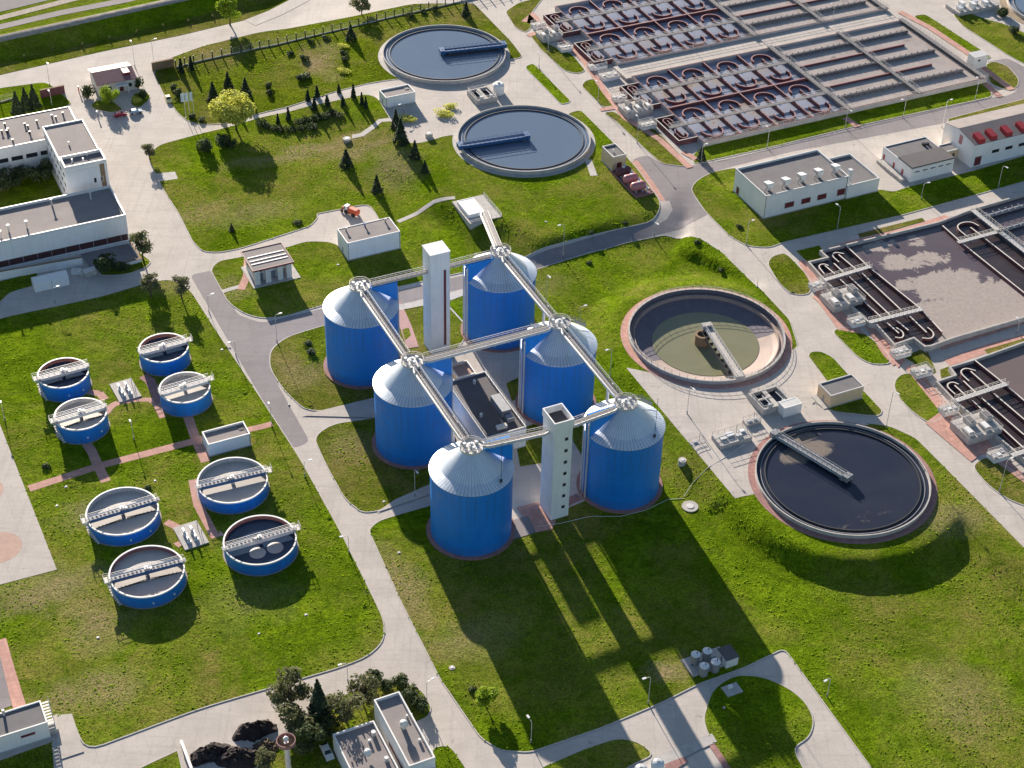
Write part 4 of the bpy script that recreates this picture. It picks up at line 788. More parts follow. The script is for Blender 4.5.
x0_,x1_,y0_,y1_=bx0-2,bx1+2,by1+.5,by0+dlt[1]-.5
m_=MB(); m_.prism([L2W(x0_,y0_),L2W(x1_,y0_),L2W(x1_+dlt[0]*.5,y1_),L2W(x0_+dlt[0]*.5,y1_)],2.6,TOPZ+1.05); o_=m_.build('service_road','concrete'); o_['kind']='structure'
big_basin('nearer of the two big maroon walled basins, the whole of it in view',bx0,by0,2)
big_basin('farther of the two big maroon walled basins, cut off by the top edge',bx0+dlt[0],by0+dlt[1],2)
# ---------------------------------------------------------------- oxidation basins on the right edge, drawn as plan lines at their wall tops
def plan(px,z): return [inv(u,v,z) for u,v in px]
def oxb(label,outer,surf_main,surf_lane,lane_poly,walls,hooks,walks,bands=()):
    zt=TOPZ+1.6; c0=inv(*outer[0],zt); r=thing('oxidation_basin',label,'basin',c0,TOPZ,0.0)
    T=lambda px,z=zt: [p_-c0 for p_ in plan(px,z)]
    po=T(outer); m_=MB(); m_.wall(po,-.3,1.6,.5,0,top=0,closed=True); m_.build('outer_wall',['pale_concrete'],r)
    m_=MB(); m_.prism(po,.06,.62); m_.build('water_surface',surf_main,r)
    for lp in lane_poly: m_=MB(); m_.prism(T(lp),.3,.66); m_.build('lane_surface',surf_lane,r)
    for w_ in walls: m_=MB(); m_.wall(T(w_),.1,1.58,.38,0,top=1); m_.build('lane_wall',['maroon_wall','cream'],r)
    for h in hooks:
        q_=[np.array(p_) for p_ in T(h)]
        for _ in range(2): q_=[q_[0]]+[x for a,b in zip(q_[:-1],q_[1:]) for x in (.75*a+.25*b,.25*a+.75*b)]+[q_[-1]]
        m_=MB(); m_.wall(q_,.1,1.5,.34,0,top=1); m_.build('curved_baffle',['maroon_wall','cream'],r)
    for a,b,w_ in walks:
        A,B=[np.array([*p_,1.62]) for p_ in T([a,b])]; m_=MB(); m_.bar(A+[0,0,.12],B+[0,0,.12],w_,.22); k=m_.build('walkway','galvanised',r)
        d=(B-A)/np.linalg.norm(B-A); n_=np.array([-d[1],d[0],0])*w_/2; m_=MB(); m_.rail([A+n_+[0,0,.23],B+n_+[0,0,.23]],1.1,1.3,.06); m_.rail([A-n_+[0,0,.23],B-n_+[0,0,.23]],1.1,1.3,.06); m_.build('railing','cream',k)
    for a,b in bands:
        A,B=[np.array([*p_,1.2]) for p_ in T([a,b])]; m_=MB(); m_.tube([A,B],.6,10); d=(B-A)/np.linalg.norm(B-A); L=np.linalg.norm(B-A); x=1
        while x<L: m_.bar(A+d*x+[0,0,.62],A+d*x+d*.25+[0,0,.62],2.2,.2); x+=2.4
        m_.build('aeration_pipe','lead',r)
    m_=MB(); m_.rail([np.array([*p_,1.6]) for p_ in po[:]],1.1,2.4,.05) if False else None
    return r
oxb('upper right open basin of purple grey water with a wide beige scum field',
 [(820.6,250.6),(845,244.7),(939,221.7),(972,209),(1024,194),(1130,164),(1215,240),(1024,316.8),(953,337.4),(931,345.4),(924.5,346),(914,337.4),(894.5,344),(876.5,324),(870,323),(825,280),(808.8,261.6),(828,257)],
 'water_scum','water_brown',[[(822,251.5),(845,246),(869,266.8),(922,309.5),(943,332),(930,344),(915,336),(895,342),(877,323),(871,322),(826,280),(810,262),(829,257.5)],[(942.5,225.3),(973,212),(1060,276),(1060,322),(1024,292),(1006,278),(961,242)]],
 [[(845.6,245),(869,266.8),(922,309.5),(942,331.6)],[(839.7,278.6),(881,316.8)],[(848.6,275.6),(889.8,314.6)],[(861.8,272.7),(901.6,310.2)],[(833.9,263.1),(843.4,272)],[(838.6,254.3),(856,269)],[(825,265.3),(834.6,273.4)],
  [(887.2,322.7),(899,333)],[(896.7,320.5),(908.4,330)],[(909.2,315.4),(926.7,332.2)],[(942.5,225.3),(961.6,242.5),(1006,278),(1040,305)],[(970.5,227),(1024.6,269),(1060,297)]],
 [[(824.3,273.4),(818.4,266),(820.6,263.8),(825,263.5),(828.7,265.3)],[(839,261.6),(832.4,255.8),(833,252.8),(836.8,251.8),(844,253.3)],[(895.2,336.6),(901,337.8),(904,335.2),(902.6,330.8),(896,327)],[(922.3,337.4),(931,338.4),(934.4,334.4),(931.9,330),(927.5,327)],[(967.4,236.1),(957.8,228.5),(957.8,224),(964,221.5),(971.8,221.5),(978.9,225.3)]],
 [((824,280.5),(870.6,266.8),1.3),((869,322.7),(922,309.5),1.3),((957.8,243),(1002.5,231),1.2),((973,210.6),(1060,279),1.8)],[((985,216),(1090,186)),((1003,229),(1110,198)),((1022,245),(1130,214))])
oxb('lower right open basin of mauve water with dark lanes along its left side',
 [(950,366.7),(975,359.3),(1024,341.8),(1130,310),(1230,420),(1110,480),(1060,496),(1024,458),(956,401.5),(937,381.3),(956,374.7)],
 'water_mauve','water_brown',[[(951,368),(975,361),(1005,384),(1090,462),(1062,492),(1025,457),(957,401),(939,381.5),(957,375.5)]],
 [[(975,360),(1005,384),(1024,391.5),(1024.5,392),(1090,444)] if False else [(975,360),(1005,384),(1090,456)],[(972,400),(1023.5,447.6)],[(981.7,397.8),(1024,434.5)],[(994,393.4),(1050,441)],[(954.6,385),(965.6,395.2)],[(963.4,380.6),(977.3,393.8)],[(970.7,371),(990.5,388.6)]],
 [[(955.3,393.8),(947.2,386.4),(948,382.8),(953.1,381.3),(958.7,383.8)],[(969.2,380.6),(961.2,373.2),(961.2,369.6),(966.3,367.4),(975.8,370.3)]],
 [((956,401),(1006.6,384.2),1.4),((1011.7,456),(1060,440),1.4)])
# ---------------------------------------------------------------- concrete chambers with hatches
CHN=[0]
def chamber(px,sx,sy,h,label,hatches=2,rail_=True,blocks=0,grp='small concrete valve chambers',z=None):
    h*=.62 if blocks==0 else .8; sx*=.85; sy*=.85
    c_=P(*px); t=thing('valve_chamber',label,'chamber',c_,None,ANG,grp); rg=random.Random(int(px[0]*7+px[1]))
    m_=MB(); m_.box(-sx/2,-sy/2,-.4,sx/2,sy/2,h); m_.build('body','white_wall' if blocks==0 else 'pale_concrete',t)
    m_=MB(); m_.box(-sx/2-.12,-sy/2-.12,h,sx/2+.12,sy/2+.12,h+.18); m_.build('top_slab','pale_concrete',t)
    for k in range(hatches):
        x=-sx/2+sx*(k+.5)/hatches; y=rg.uniform(-.15,.15)*sy; m_=MB(); m_.box(x-.55,y-.55,h+.18,x+.55,y+.55,h+.36); m_.build('hatch','white_paint' if k%2 else 'galvanised',t)
    for k in range(blocks):
        x=-sx/2+sx*(k+.5)/blocks; y=sy*(.18 if k%2 else -.2); w=sx/blocks*.36; m_=MB(); m_.box(x-w,y-sy*.2,h+.18,x+w,y+sy*.2,h+1.0+.5*(k%2)); b=m_.build('raised_shaft','pale_concrete',t); m_=MB(); m_.box(x-w*.75,y-sy*.15,h+1.0+.5*(k%2),x+w*.75,y+sy*.15,h+1.1+.5*(k%2)); m_.build('hatch','roof_grey' if k%2 else 'white_paint',b)
    if rail_: m_=MB(); e=.05; m_.rail([(-sx/2+e,-sy/2+e,h+.18),(sx/2-e,-sy/2+e,h+.18),(sx/2-e,sy/2-e,h+.18),(-sx/2+e,sy/2-e,h+.18),(-sx/2+e,-sy/2+e,h+.18)],1.0,1.5,.045); m_.build('railing','galvanised',t)
    m_=MB(); x=sx*.3; m_.tube([(x,sy*.25,h),(x,sy*.25,h+1.1),(x,sy*.0,h+1.25)],.09,6); m_.tube([(-x,-sy*.2,h),(-x,-sy*.2,h+.8)],.12,6); m_.build('vent_pipe','lead',t) if False else m_.build('vent_pipe','steel',t)
    return t
for a in [((538,27),5.5,3.5,1.6,'small white chamber beside the brick path, uppermost left of the farther big basin'),((565,50),5,4.5,1.6,'small white chamber right of the blocky inlet works of the farther big basin'),((597,68),7.5,3.2,1.5,'flat white chamber just above its twin, between the two big basins'),((609,78),7.5,4.5,1.7,'wide white chamber below its flatter twin, between the two big basins'),((619,100),5.5,3.0,1.6,'small white chamber above the inlet works of the nearer big basin'),((647,127),6,4,1.8,'small white chamber right below the inlet works of the nearer big basin'),
 ((817,288),5,3.4,1.8,'small white chamber above the blocky pump pit of the upper right basin'),((856,324),5,3.6,1.9,'small white chamber below the blocky pump pit of the upper right basin'),((900,355),5.6,3.8,1.8,'white chamber at the lower left corner of the scum covered basin'),((921,374),6,3.8,1.8,'white chamber with a red hatch across the brick walk, beside the lower right basin'),((948,412),5.2,3.6,1.8,'small white chamber above the blocky pump pit of the lower right basin'),((997,458),5.2,3.8,1.9,'small white chamber below the blocky pump pit of the lower right basin')]: chamber(a[0],a[1],a[2],a[3],a[4],3)
for px,sx,sy,h,l,b in [((549,38),9,7,2.2,'blocky concrete inlet works on the left of the farther big basin',4),((635,112),11,8,2.2,'blocky concrete inlet works on the left of the nearer big basin',5),((842,303),12,8,2.4,'blocky concrete pump pit with stepped shafts left of the scum covered basin',4),((975,432),12,9,2.6,'blocky concrete pump pit with stepped shafts at the lower right basin',4)]: chamber(px,sx,sy,h,l,0,True,b,'blocky concrete pump pits')
tc=chamber((921.5,374.5),.01,.01,.01,'x') if False else None
# ================================================================ buildings
def shell(t,hx,hy,h,wall='white_wall',roof='roof_grey',par=.7,pt=.3,trim='white_paint',plinth=True,ox=0,oy=0,pn='wall'):
    w_=MB(); w_.box(ox-hx,oy-hy,-.5,ox+hx,oy+hy,h-par); w_.build(pn,wall,t)
    if par>0:
        c=MB(); e=pt/2-.02; c.wall([(ox-hx+e,oy-hy+e),(ox+hx-e,oy-hy+e),(ox+hx-e,oy+hy-e),(ox-hx+e,oy+hy-e)],h-par,h,pt,closed=True); c.build('parapet',trim,t)
    c=MB(); c.box(ox-hx+pt,oy-hy+pt,h-par,ox+hx-pt,oy+hy-pt,h-par+.06); c.build('roof',roof,t)
    if plinth: c=MB(); c.wall([(ox-hx-.03,oy-hy-.03),(ox+hx+.03,oy-hy-.03),(ox+hx+.03,oy+hy+.03),(ox-hx-.03,oy+hy+.03)],-.6,.4,.12,closed=True); c.build('plinth','wall_grey',t)
def rel(t,px,h):
    """a spot in the picture, at height h over the thing's base, in the thing's own axes"""
    z=t.location.z+h; d=W2L(inv(px[0],px[1],z))-W2L((t.location.x,t.location.y)); return d
def house(name,label,cat,quad_,h,grp=None,**kw):
    c_,hx,hy,zg=bfit(*quad_,h); t=thing(name,label,cat,c_,zg,ANG,grp); shell(t,hx,hy,h,**kw); return t,hx,hy
def pipe_down(t,pts,h): 
    for x,y in pts: m_=MB(); m_.tube([(x,y,0),(x,y,h)],.09,6); m_.build('downpipe','lead',t)
# big white hall with five roof hoods
t,hx,hy=house('pump_hall','long white hall with five silver roof hoods and a lower wing','building',((736.7,167.5),(821,149),(846.6,177.2),(764,195.8)),8.0,wall='white_wall')
for i,f in enumerate((.30,.50,.695,.93)): opening(t,'f',hx,hy,(f-.5)*2*hx,2.9,3.3 if i<3 else 2.9,1.9 if i<3 else 2.3,'maroon','pale_concrete','window' if i<3 else 'door')
opening(t,'l',hx,hy,hy*.72,1.5,1.6,2.6,'maroon','pale_concrete','door'); pipe_down(t,[(-hx+.1,-hy-.12),(hx-.4,-hy-.12)],8)
for px in ((768.3,190),(785.4,186),(801.4,181.3),(817.9,177),(835,172.5)):
    x,y=rel(t,px,7.4); y=min(y,hy-1.5); m_=MB(); m_.box(x-.5,y-.5,7.3,x+.5,y+.5,8.8); m_.box(x-.55,y-.6,7.3,x-.45,y+.6,8.4)
    m_.add([(x-.8,y-1.3,8.8),(x+.8,y-1.3,8.8),(x+.8,y+1.4,8.5),(x-.8,y+1.4,8.5),(x-1.1,y-.9,10.1),(x+1.1,y-.9,10.1),(x+.9,y+1.6,9.6),(x-.9,y+1.6,9.6)],[(3,2,1,0),(4,5,6,7),(0,1,5,4),(1,2,6,5),(2,3,7,6),(3,0,4,7)])
    m_.build('roof_hood','steel',t); m_=MB(); m_.tube([(x-1.6,y-.6,7.4),(x-1.6,y-.6,8.5),(x-.5,y-.2,8.9)],.12,6); m_.build('hood_pipe','lead',t)
c2,ax,ay,_=bfit((825,159),(850,153.4),(879,177.2),(848.5,186.5),4.8,3.0); d=W2L(c2)-W2L((t.location.x,t.location.y)); x0=hx+.01; x1=d[0]+ax
shell(t,(x1-x0)/2,ay,4.8,ox=(x0+x1)/2,oy=d[1],pn='wing_wall'); m_=MB(); xx=x0+.9; yy=d[1]-ay+1.2; m_.box(xx-.5,yy-.5,4.2,xx+.5,yy+.5,9.2); m_.box(xx-.6,yy-.6,8.6,xx+.6,yy+.6,9.6); m_.build('duct_tower','white_paint',t)
m_=MB(); m_.cyl((xx+.2,yy+7),.5,4.2,6.2,12); m_.build('roof_vent','galvanised',t)
# stepped grey roofed shed
t,hx,hy=house('shed','low white shed with a stepped grey roof and a row of narrow windows','building',((884,146.1),(929.7,135.6),(950.5,159.7),(911.3,169.3)),5.0,par=.3)
m_=MB(); m_.box(-hx+.02,-hy+.02,4.95,hx-.02,-.2,5.45); m_.build('upper_roof','roof_dark',t)
for i in range(5): opening(t,'f',hx,hy,-hx+2.2+i*(2*hx-4.2)/4,3.6,2.0,.55)
for y in (hy*.15,-hy*.45,hy*.85): opening(t,'l',hx,hy,y,1.6,1.0,2.3,'red_paint','pale_concrete','door')
m_=MB(); m_.box(-hx-2.2,-hy+1.5,0,-hx-.05,hy-.5,.9); m_.build('loading_ramp','pale_concrete',t); m_=MB(); m_.rail([(-hx-2.15,-hy+1.5,.9),(-hx-2.15,hy-.5,.9)],1,2,.05); m_.build('railing','cream',t)
m_=MB(); x,y=hx*.55,hy*.45; m_.box(x-.5,y-.5,4.7,x+.5,y+.5,5.6); m_.box(x+.9,y-.4,4.7,x+1.8,y+.4,5.4); m_.build('roof_vent','dark_metal',t)
t2,h2x,h2y=house('connecting_block','small beige block squeezed between the stepped shed and the red vented hall','building',((938,146),(950,141.5),(958,148),(946,152.5)),3.4,wall='beige_wall',par=.3); opening(t2,'f',h2x,h2y,h2x*.3,1.2,1.0,2.2,'dark_glass','beige_wall','door')
# gabled hall with red vents
zt=3.0+8; FL=W2L(inv(974.5,145.3,zt)); BL=W2L(inv(945.7,122.8,zt)); x0=(FL[0]+BL[0])/2; y0,y1=FL[1],BL[1]; L=62
t=thing('press_hall','white hall at the right edge with red vents along its grey gabled roof','building',L2W(x0+L/2,(y0+y1)/2),3.0); hx=L/2; hy=(y1-y0)/2; yr=hy*.1
m_=MB(); pr=[(-hy,-.5),(hy,-.5),(hy,8),(yr,9.5),(-hy,8)]; n=5
m_.add([(-hx,y,z) for y,z in pr]+[(hx,y,z) for y,z in pr],[tuple(range(4,-1,-1)),tuple(range(5,10))]+[(i,(i+1)%5,5+(i+1)%5,5+i) for i in (0,1,4)]); m_.build('wall','white_wall',t)
m_=MB(); m_.add([(-hx-.2,yr,9.5),(hx,yr,9.5),(hx,hy+.3,7.97),(-hx-.2,hy+.3,7.97),(-hx-.2,yr,9.65),(hx,yr,9.65),(hx,hy+.3,8.12),(-hx-.2,hy+.3,8.12)],[(0,1,2,3),(7,6,5,4),(0,4,5,1),(1,5,6,2),(2,6,7,3),(3,7,4,0)]); m_.build('rear_roof','roof_pale',t)  # paler than the front slope, sun on this side painted into the tone
m_=MB(); m_.add([(-hx-.2,-hy-.3,7.97),(hx,-hy-.3,7.97),(hx,yr-.01,9.5),(-hx-.2,yr-.01,9.5),(-hx-.2,-hy-.3,8.12),(hx,-hy-.3,8.12),(hx,yr-.01,9.65),(-hx-.2,yr-.01,9.65)],[(3,2,1,0),(4,5,6,7),(0,1,5,4),(1,2,6,5),(2,3,7,6),(3,0,4,7)]); m_.build('front_roof','roof_grey',t)
for px in ((978.5,139),(990.5,135.5),(1005.7,132),(1021,128),(1036,124.3)):
    x,y=rel(t,px,8.7); m_=MB(); zb=8.2; m_.add([(x-1.15,y-2.0,zb-.3),(x+1.15,y-2.0,zb-.3),(x+1.15,y+1.8,zb-.1),(x-1.15,y+1.8,zb-.1),(x-1.1,y-1.9,zb+1.35),(x+1.1,y-1.9,zb+1.35),(x+1.1,y+1.7,zb+2.0),(x-1.1,y+1.7,zb+2.0)],[(3,2,1,0),(4,5,6,7),(0,1,5,4),(1,2,6,5),(2,3,7,6),(3,0,4,7)]); m_.build('roof_vent','red_paint',t)
opening(t,'f',hx,hy,-hx+2.4,1.9,2.6,3.2,'maroon','pale_concrete','door')
for i in range(10): opening(t,'f',hx,hy,-hx+8.8+i*5.2,4.0,3.0,1.3)
m_=MB()
yc=-hy*.12; m_.box(-hx-.05,yc-.75,5.0,-hx+.02,yc+.75,8.0)
for k in range(8): m_.box(-hx-.1,yc-.7,5.15+k*.35,-hx-.03,yc+.7,5.3+k*.35)
m_.build('wall_louvre','pink_paint',t)
# small beige and white buildings
t,hx,hy=house('pump_house','little beige flat roofed house beside the drained basin road','building',((818.6,382.5),(853.5,374),(863.8,387.6),(829.5,395)),4.0,wall='beige_wall',par=.3,trim='galvanised',roof='roof_grey'); opening(t,'l',hx,hy,0,1.2,1.0,2.1,'lead','beige_wall','door'); m_=MB(); m_.box(-hx-1.6,-hy,0,-hx-.05,hy,.25); m_.build('step','pale_concrete',t)
t,hx,hy=house('pump_house','little beige flat roofed house with a dark red door by the pink tanks','building',((601.5,146),(615.7,143.3),(626.8,154.4),(613,156.6)),5.2,wall='beige_wall',par=.5,trim='cream',roof='roof_grey'); opening(t,'f',hx,hy,0,1.6,1.8,2.6,'maroon','beige_wall','door'); m_=MB(); m_.cyl((-.6,-.5),.22,4.7,5.9,10); m_.build('roof_vent','white_paint',t)
t,hx,hy=house('substation','white flat roofed block with three roof pipes next to the red machine','building',((336.6,229),(389.4,217),(400,231),(348,243.3)),6.0,par=.18,roof='roof_pale')
for f in (-.5,-.02,.5): m_=MB(); x=f*hx*1.5; m_.cyl((x,hy*.55),.22,5.6,7.0,10); m_.box(x-.4,hy*.55-.4,6.9,x+.4,hy*.55+.4,7.1); m_.build('roof_pipe','blue_rail' if abs(f)<.1 else 'lead',t)
pipe_down(t,[(-hx+.2,-hy-.12),(hx-.2,-hy-.12)],6); opening(t,'l',hx,hy,0,1.4,1.2,2.3,'lead','white_wall','door')
t,hx,hy=house('shed','small white block with a sunken roof between the two blue clarifiers','building',((379.7,89),(409.4,84.4),(414.9,92.2),(384.4,97.7)),4.0,par=.5,roof='roof_pale'); opening(t,'l',hx,hy,0,1.3,1.0,2.2,'lead','white_wall','door'); m_=MB(); m_.box(hx-2.2,.2,3.5,hx-.8,1.5,3.7); m_.build('roof_hatch','dark_metal',t); pipe_down(t,[(-hx+.2,-hy-.12)],4)
t,hx,hy=house('shed','little white cabin on the brick crossing above the near blue tanks','building',((201.9,432),(243.2,420.6),(250,433.3),(208.2,444.7)),4.0,par=.6,roof='roof_pale'); opening(t,'l',hx,hy,0,1.3,1.0,2.2,'lead','white_wall','door'); pipe_down(t,[(hx-.2,-hy-.12)],4); m_=MB(); m_.box(hx-1.9,hy*.0,3.4,hx-.6,hy*.6,3.55); m_.build('roof_hatch','roof_dark',t)
# portico building
c_,hx,hy,zg=bfit((241.7,251),(282,242.4),(292.7,261.7),(252,271.4),5.6); t=thing('portico_building','small building with dark red eaves, round window and pale columns in front','building',c_,zg)
m_=MB(); m_.box(-hx-.4,-hy-.6,-.3,hx+1.6,hy+.3,.25); m_.build('base_slab','pale_concrete',t); m_=MB(); m_.box(-hx+.9,-hy+2.4,.25,hx-.9,hy-.7,5.0); m_.build('wall','white_wall',t)
m_=MB(); m_.box(-hx,-hy,5.0,hx,hy,5.25); m_.build('eaves','maroon',t); m_=MB(); m_.wall([(-hx,-hy),(hx,-hy),(hx,hy),(-hx,hy)],5.25,5.6,.25,closed=True); m_.build('fascia','maroon',t); m_=MB(); m_.box(-hx+.2,-hy+.2,5.25,hx-.2,hy-.2,5.45); m_.build('roof','roof_pale',t)
for k in (-.42,-.12,.25): m_=MB(); m_.box(-hx+.6,hy*k-.16,5.45,hx-.6,hy*k+.16,5.62); m_.build('roof_light','galvanised',t)
for x in (-hx+1.3,-hx*.25,hx*.35,hx-1.3): m_=MB(); m_.box(x-.75,-hy+.5,.25,x+.75,-hy+1.5,5.0); m_.build('column','cream',t)
m_=MB(); m_.add([(-hx*.55+.8*math.cos(2*PI*i/20),-hy+2.33,3.9+.8*math.sin(2*PI*i/20)) for i in range(20)],[tuple(range(20))]); m_.build('round_window','dark_glass',t)
for x in (-hx*.58,hx*.05,hx*.68): m_=MB(); m_.box(x-.9,-hy+2.32,.3,x+.9,-hy+2.45,2.6); m_.build('door','lead',t)
for x in (-hx*.5,hx*.5): m_=MB(); m_.box(-hx+.85,x*hy/hx-.5,1.5,-hx+.95,x*hy/hx+.5,2.8); m_.build('window','dark_glass',t)
# gatehouse
c_,hx,hy,zg=bfit((87.6,69.3),(128.6,62.3),(136.2,79.3),(96.4,85.7),4.0); t=thing('gatehouse','gatehouse with a pink gabled roof, rear slope painted sunlit, on the island of the forecourt','building',c_,zg)
m_=MB(); m_.box(-hx+.5,-hy+.6,-.3,hx-.5,hy-.6,4.0); m_.build('wall','cream',t)
for nm,ya,yb,mt in (('front_roof',-hy,0,'pink_tile'),('rear_roof',hy,0,'cream')):  # cream on the rear slope puts the sunlight into its colour
    m_=MB(); m_.add([(-hx,ya,3.95),(hx,ya,3.95),(hx,yb,5.6),(-hx,yb,5.6),(-hx,ya,4.2),(hx,ya,4.2),(hx,yb,5.85),(-hx,yb,5.85)],[(3,2,1,0),(4,5,6,7),(0,1,5,4),(1,2,6,5),(2,3,7,6),(3,0,4,7)]); m_.build(nm,mt,t)
m_=MB(); m_.add([(-hx+.5,-hy+.6,4),(-hx+.5,hy-.6,4),(-hx+.5,0,5.5)],[(0,2,1)]); m_.add([(hx-.5,-hy+.6,4),(hx-.5,hy-.6,4),(hx-.5,0,5.5)],[(0,1,2)]); m_.build('gable','cream',t)
m_=MB(); k=.55; m_.add([(hx*.42,-hy*.55-1.5,5.0-.1),(hx*.72,-hy*.55-1.5,4.9),(hx*.72,-hy*.55+1.5,5.35),(hx*.42,-hy*.55+1.5,5.35)],[(0,1,2,3)]) if False else m_.box(hx*.42,-hy*.65,4.3,hx*.75,-hy*.1,5.75); m_.build('dormer','maroon',t)
for x in (-hx*.75,-hx*.4,hx*.62): opening(t,'f',hx-.5,hy-.6,x,2.0,1.6,1.5)
m_=MB(); m_.box(-hx*.1,-hy-1.5,3.0,hx*.5,-hy+.7,3.25); m_.build('porch_roof','white_paint',t)
for x in (-hx*.08,hx*.48): m_=MB(); m_.box(x-.15,-hy-1.4,-.1,x+.15,-hy-1.1,3.0); m_.build('porch_post','white_paint',t)
opening(t,'f',hx-.5,hy-.6,hx*.2,1.2,1.6,2.3,'maroon','white_paint','door')
# left complex
t,hx,hy=house('office_wing','long low flat roofed wing with dotted roof vents at the left edge','building',((-60,128.7),(71,107.6),(82.4,134),(-60,158)),10.8,par=.25,roof='roof_pale',trim='galvanised')
for i in range(9): opening(t,'f',hx,hy,hx-3-i*4.4,6.4,3.6,1.6)
for px in ((5,126),(8,131),(2,133),(7,133),(13,142),(25,126),(28,128),(30,134),(37,123),(52,117.5),(56,119),(63,115)):
    x,y=rel(t,px,10.7); m_=MB(); m_.cyl((x,y),.25,10.5,11.5,10); m_.cyl((x,y),.4,11.5,11.7,10); m_.build('roof_vent','dark_metal',t)
t,hx,hy=house('office_block','white three storey block with a raised front roof, left of the forecourt','building',((41,126),(82,120),(107.7,163.8),(66,171.8)),14.0,par=.5,roof='roof_pale')
ya=-hy; yb=-hy+6.6; m_=MB(); m_.box(-hx,ya,13.4,hx,yb,14.6); m_.build('raised_wall','white_wall',t); m_=MB(); m_.wall([(-hx+.2,ya+.2),(hx-.2,ya+.2),(hx-.2,yb-.2),(-hx+.2,yb-.2)],14.6,15.6,.4,closed=True); m_.build('raised_parapet','white_paint',t); m_=MB(); m_.box(-hx+.4,ya+.4,14.6,hx-.4,yb-.4,14.7); m_.build('raised_roof','roof_grey',t)
for z in (4.4,8.2,11.6):
    for i in range(7): opening(t,'l',hx,hy,-hy+3+i*(2*hy-6)/6,z,2.6,1.4)
for x in (hx*.35,hx*.68): opening(t,'f',hx,hy,x,9.4,.9,1.7)
m_=MB(); m_.box(hx-2.2,-hy-.06,6,hx-.8,-hy+.02,14.4); m_.build('brown_panel','timber',t)
m_=MB(); m_.box(hx,hy*.1,0,hx+2.6,hy*.1+4.5,5.2); m_.build('stair_porch','maroon_wall',t); m_=MB(); m_.box(hx-.0,hy*.1-.2,5.2,hx+2.8,hy*.1+4.7,5.45); m_.build('porch_roof','white_paint',t)
for f,g_ in ((-.2,.1),(.3,-.6),(-.5,-.75),(0,-.8)): m_=MB(); m_.cyl((f*hx,g_*hy),.25,13.4,15.8 if g_<-.5 else 14.6,8); m_.build('roof_vent','white_paint',t)
t,hx,hy=house('workshop_hall','wide white workshop hall with a red window band, at the left edge','building',((-60,219.5),(110.6,186),(126,215.2),(-60,253.7)),9.3,par=.8,pt=.4,roof='roof_pale')
m_=MB(); m_.box(-hx,-hy-.05,.9,hx-.3,-hy+.02,2.9); b=m_.build('window_band','brown_band',t)
m_=MB(); x=-hx
while x<hx-.5: m_.box(x,-hy-.1,.9,x+.12,-hy-.0,2.9); x+=4.0
m_.build('mullion','cream',b) if False else m_.build('band_frame','wall_grey',b)
m_=MB(); m_.box(-hx,-hy-.8,-.2,hx,-hy-.04,.6); m_.build('ledge','white_paint',t)
for px in ((9,232),(52,205.5),(91,199),(27,228),(1,238)): x,y=rel(t,px,8.6); m_=MB(); m_.cyl((x,y),.25,8.4,10.8,8); m_.cyl((x,y),.45,10.8,11,8); m_.build('roof_vent','galvanised',t)
LOWW=1
t=thing('storage_tent','long white storage tent on the verge in front of the workshop hall','tent',P(51,285)); m_=MB(); pr=[(-2,0),(2,0),(2,2.6),(0,3.6),(-2,2.6)]; m_.add([(-4.8,y,z) for y,z in pr]+[(4.8,y,z) for y,z in pr],[tuple(range(4,-1,-1)),tuple(range(5,10))]+[(i,(i+1)%5,5+(i+1)%5,5+i) for i in range(5)]); m_.build('cover','white_paint',t); m_=MB(); m_.box(-.05,-2.04,0,.05,-1.98,2.6); m_.build('seam','lead',t)
for i,(px,s,l) in enumerate((((77,273),1.4,'white crate beside the storage tent'),((83,275),1.0,'smaller pale crate right of the white crate by the storage tent'),((90,274),1.7,'wide pale crate nearest the dark tree by the workshop'))): o=thing('crate',l,'crate',P(*px),None,.3*i); m_=MB(); m_.box(-s,-s*.6,0,s,s*.6,s*.8); m_.build('body','white_paint' if i<1 else 'pale_concrete',o); m_=MB(); m_.box(-s-.06,-s*.6-.06,s*.8,s+.06,s*.6+.06,s*.8+.1); m_.build('lid','galvanised',o)
# bottom pair and the lower left shed
t,hx,hy=house('laboratory','taller grey roofed block of the bottom pair, three round vents on it','building',((375,700.6),(399.2,689.8),(434.3,756.8),(408.8,767)),8.5,roof='roof_pale',par=.8)
m_=MB(); m_.box(-hx-.05,-hy+3,3.2,-hx+.02,hy*.15,4.2); m_.build('window_strip','maroon',t)
def turbine(t,x,y,z,r=.55,h=1.5): m_=MB(); m_.cyl((x,y),r*.6,z,z+h*.6,12); m_.lathe([(r*.6,z+h*.5),(r,z+h*.65),(r,z+h*.95),(r*.6,z+h*1.15),(0,z+h*1.2)],16); m_.build('roof_vent','steel',t,smooth=True)
for px,r_,h in (((402.5,726),.85,2.4),((407,717),.4,1.2),((411.5,715.5),.35,1.0),((419.5,741.5),.5,1.4),((424,738.5),.3,.9)): x,y=rel(t,px,7.8); turbine(t,x,y,7.7,r_,h)
for k in range(5): m_=MB(); m_.box(hx,hy*.15-k*.0+(-1.6),0,hx+2.6+k*.0,hy*.15+1.8,1.3-.0); break
m_.build('entrance_landing','pale_concrete',t); m_=MB(); m_.box(hx-1.9,-hy-6.0,-.4,hx,-hy-.02,5.5); m_.box(-hx,-hy-6.0,-.4,hx-1.95,-hy-.02,5.5); m_.build('front_wing','wall_grey',t); m_=MB(); m_.rail([(hx+2.5,hy*.15-1.5,1.3),(hx+2.5,hy*.15+1.7,1.3)],1.0,1,.05); m_.build('railing','galvanised',t)
t,hx,hy=house('laboratory','lower pale block of the bottom pair, cut by the bottom edge','building',((334,735.7),(372.4,718.5),(404,778),(362,795)),5.2,roof='roof_pale',par=.6)
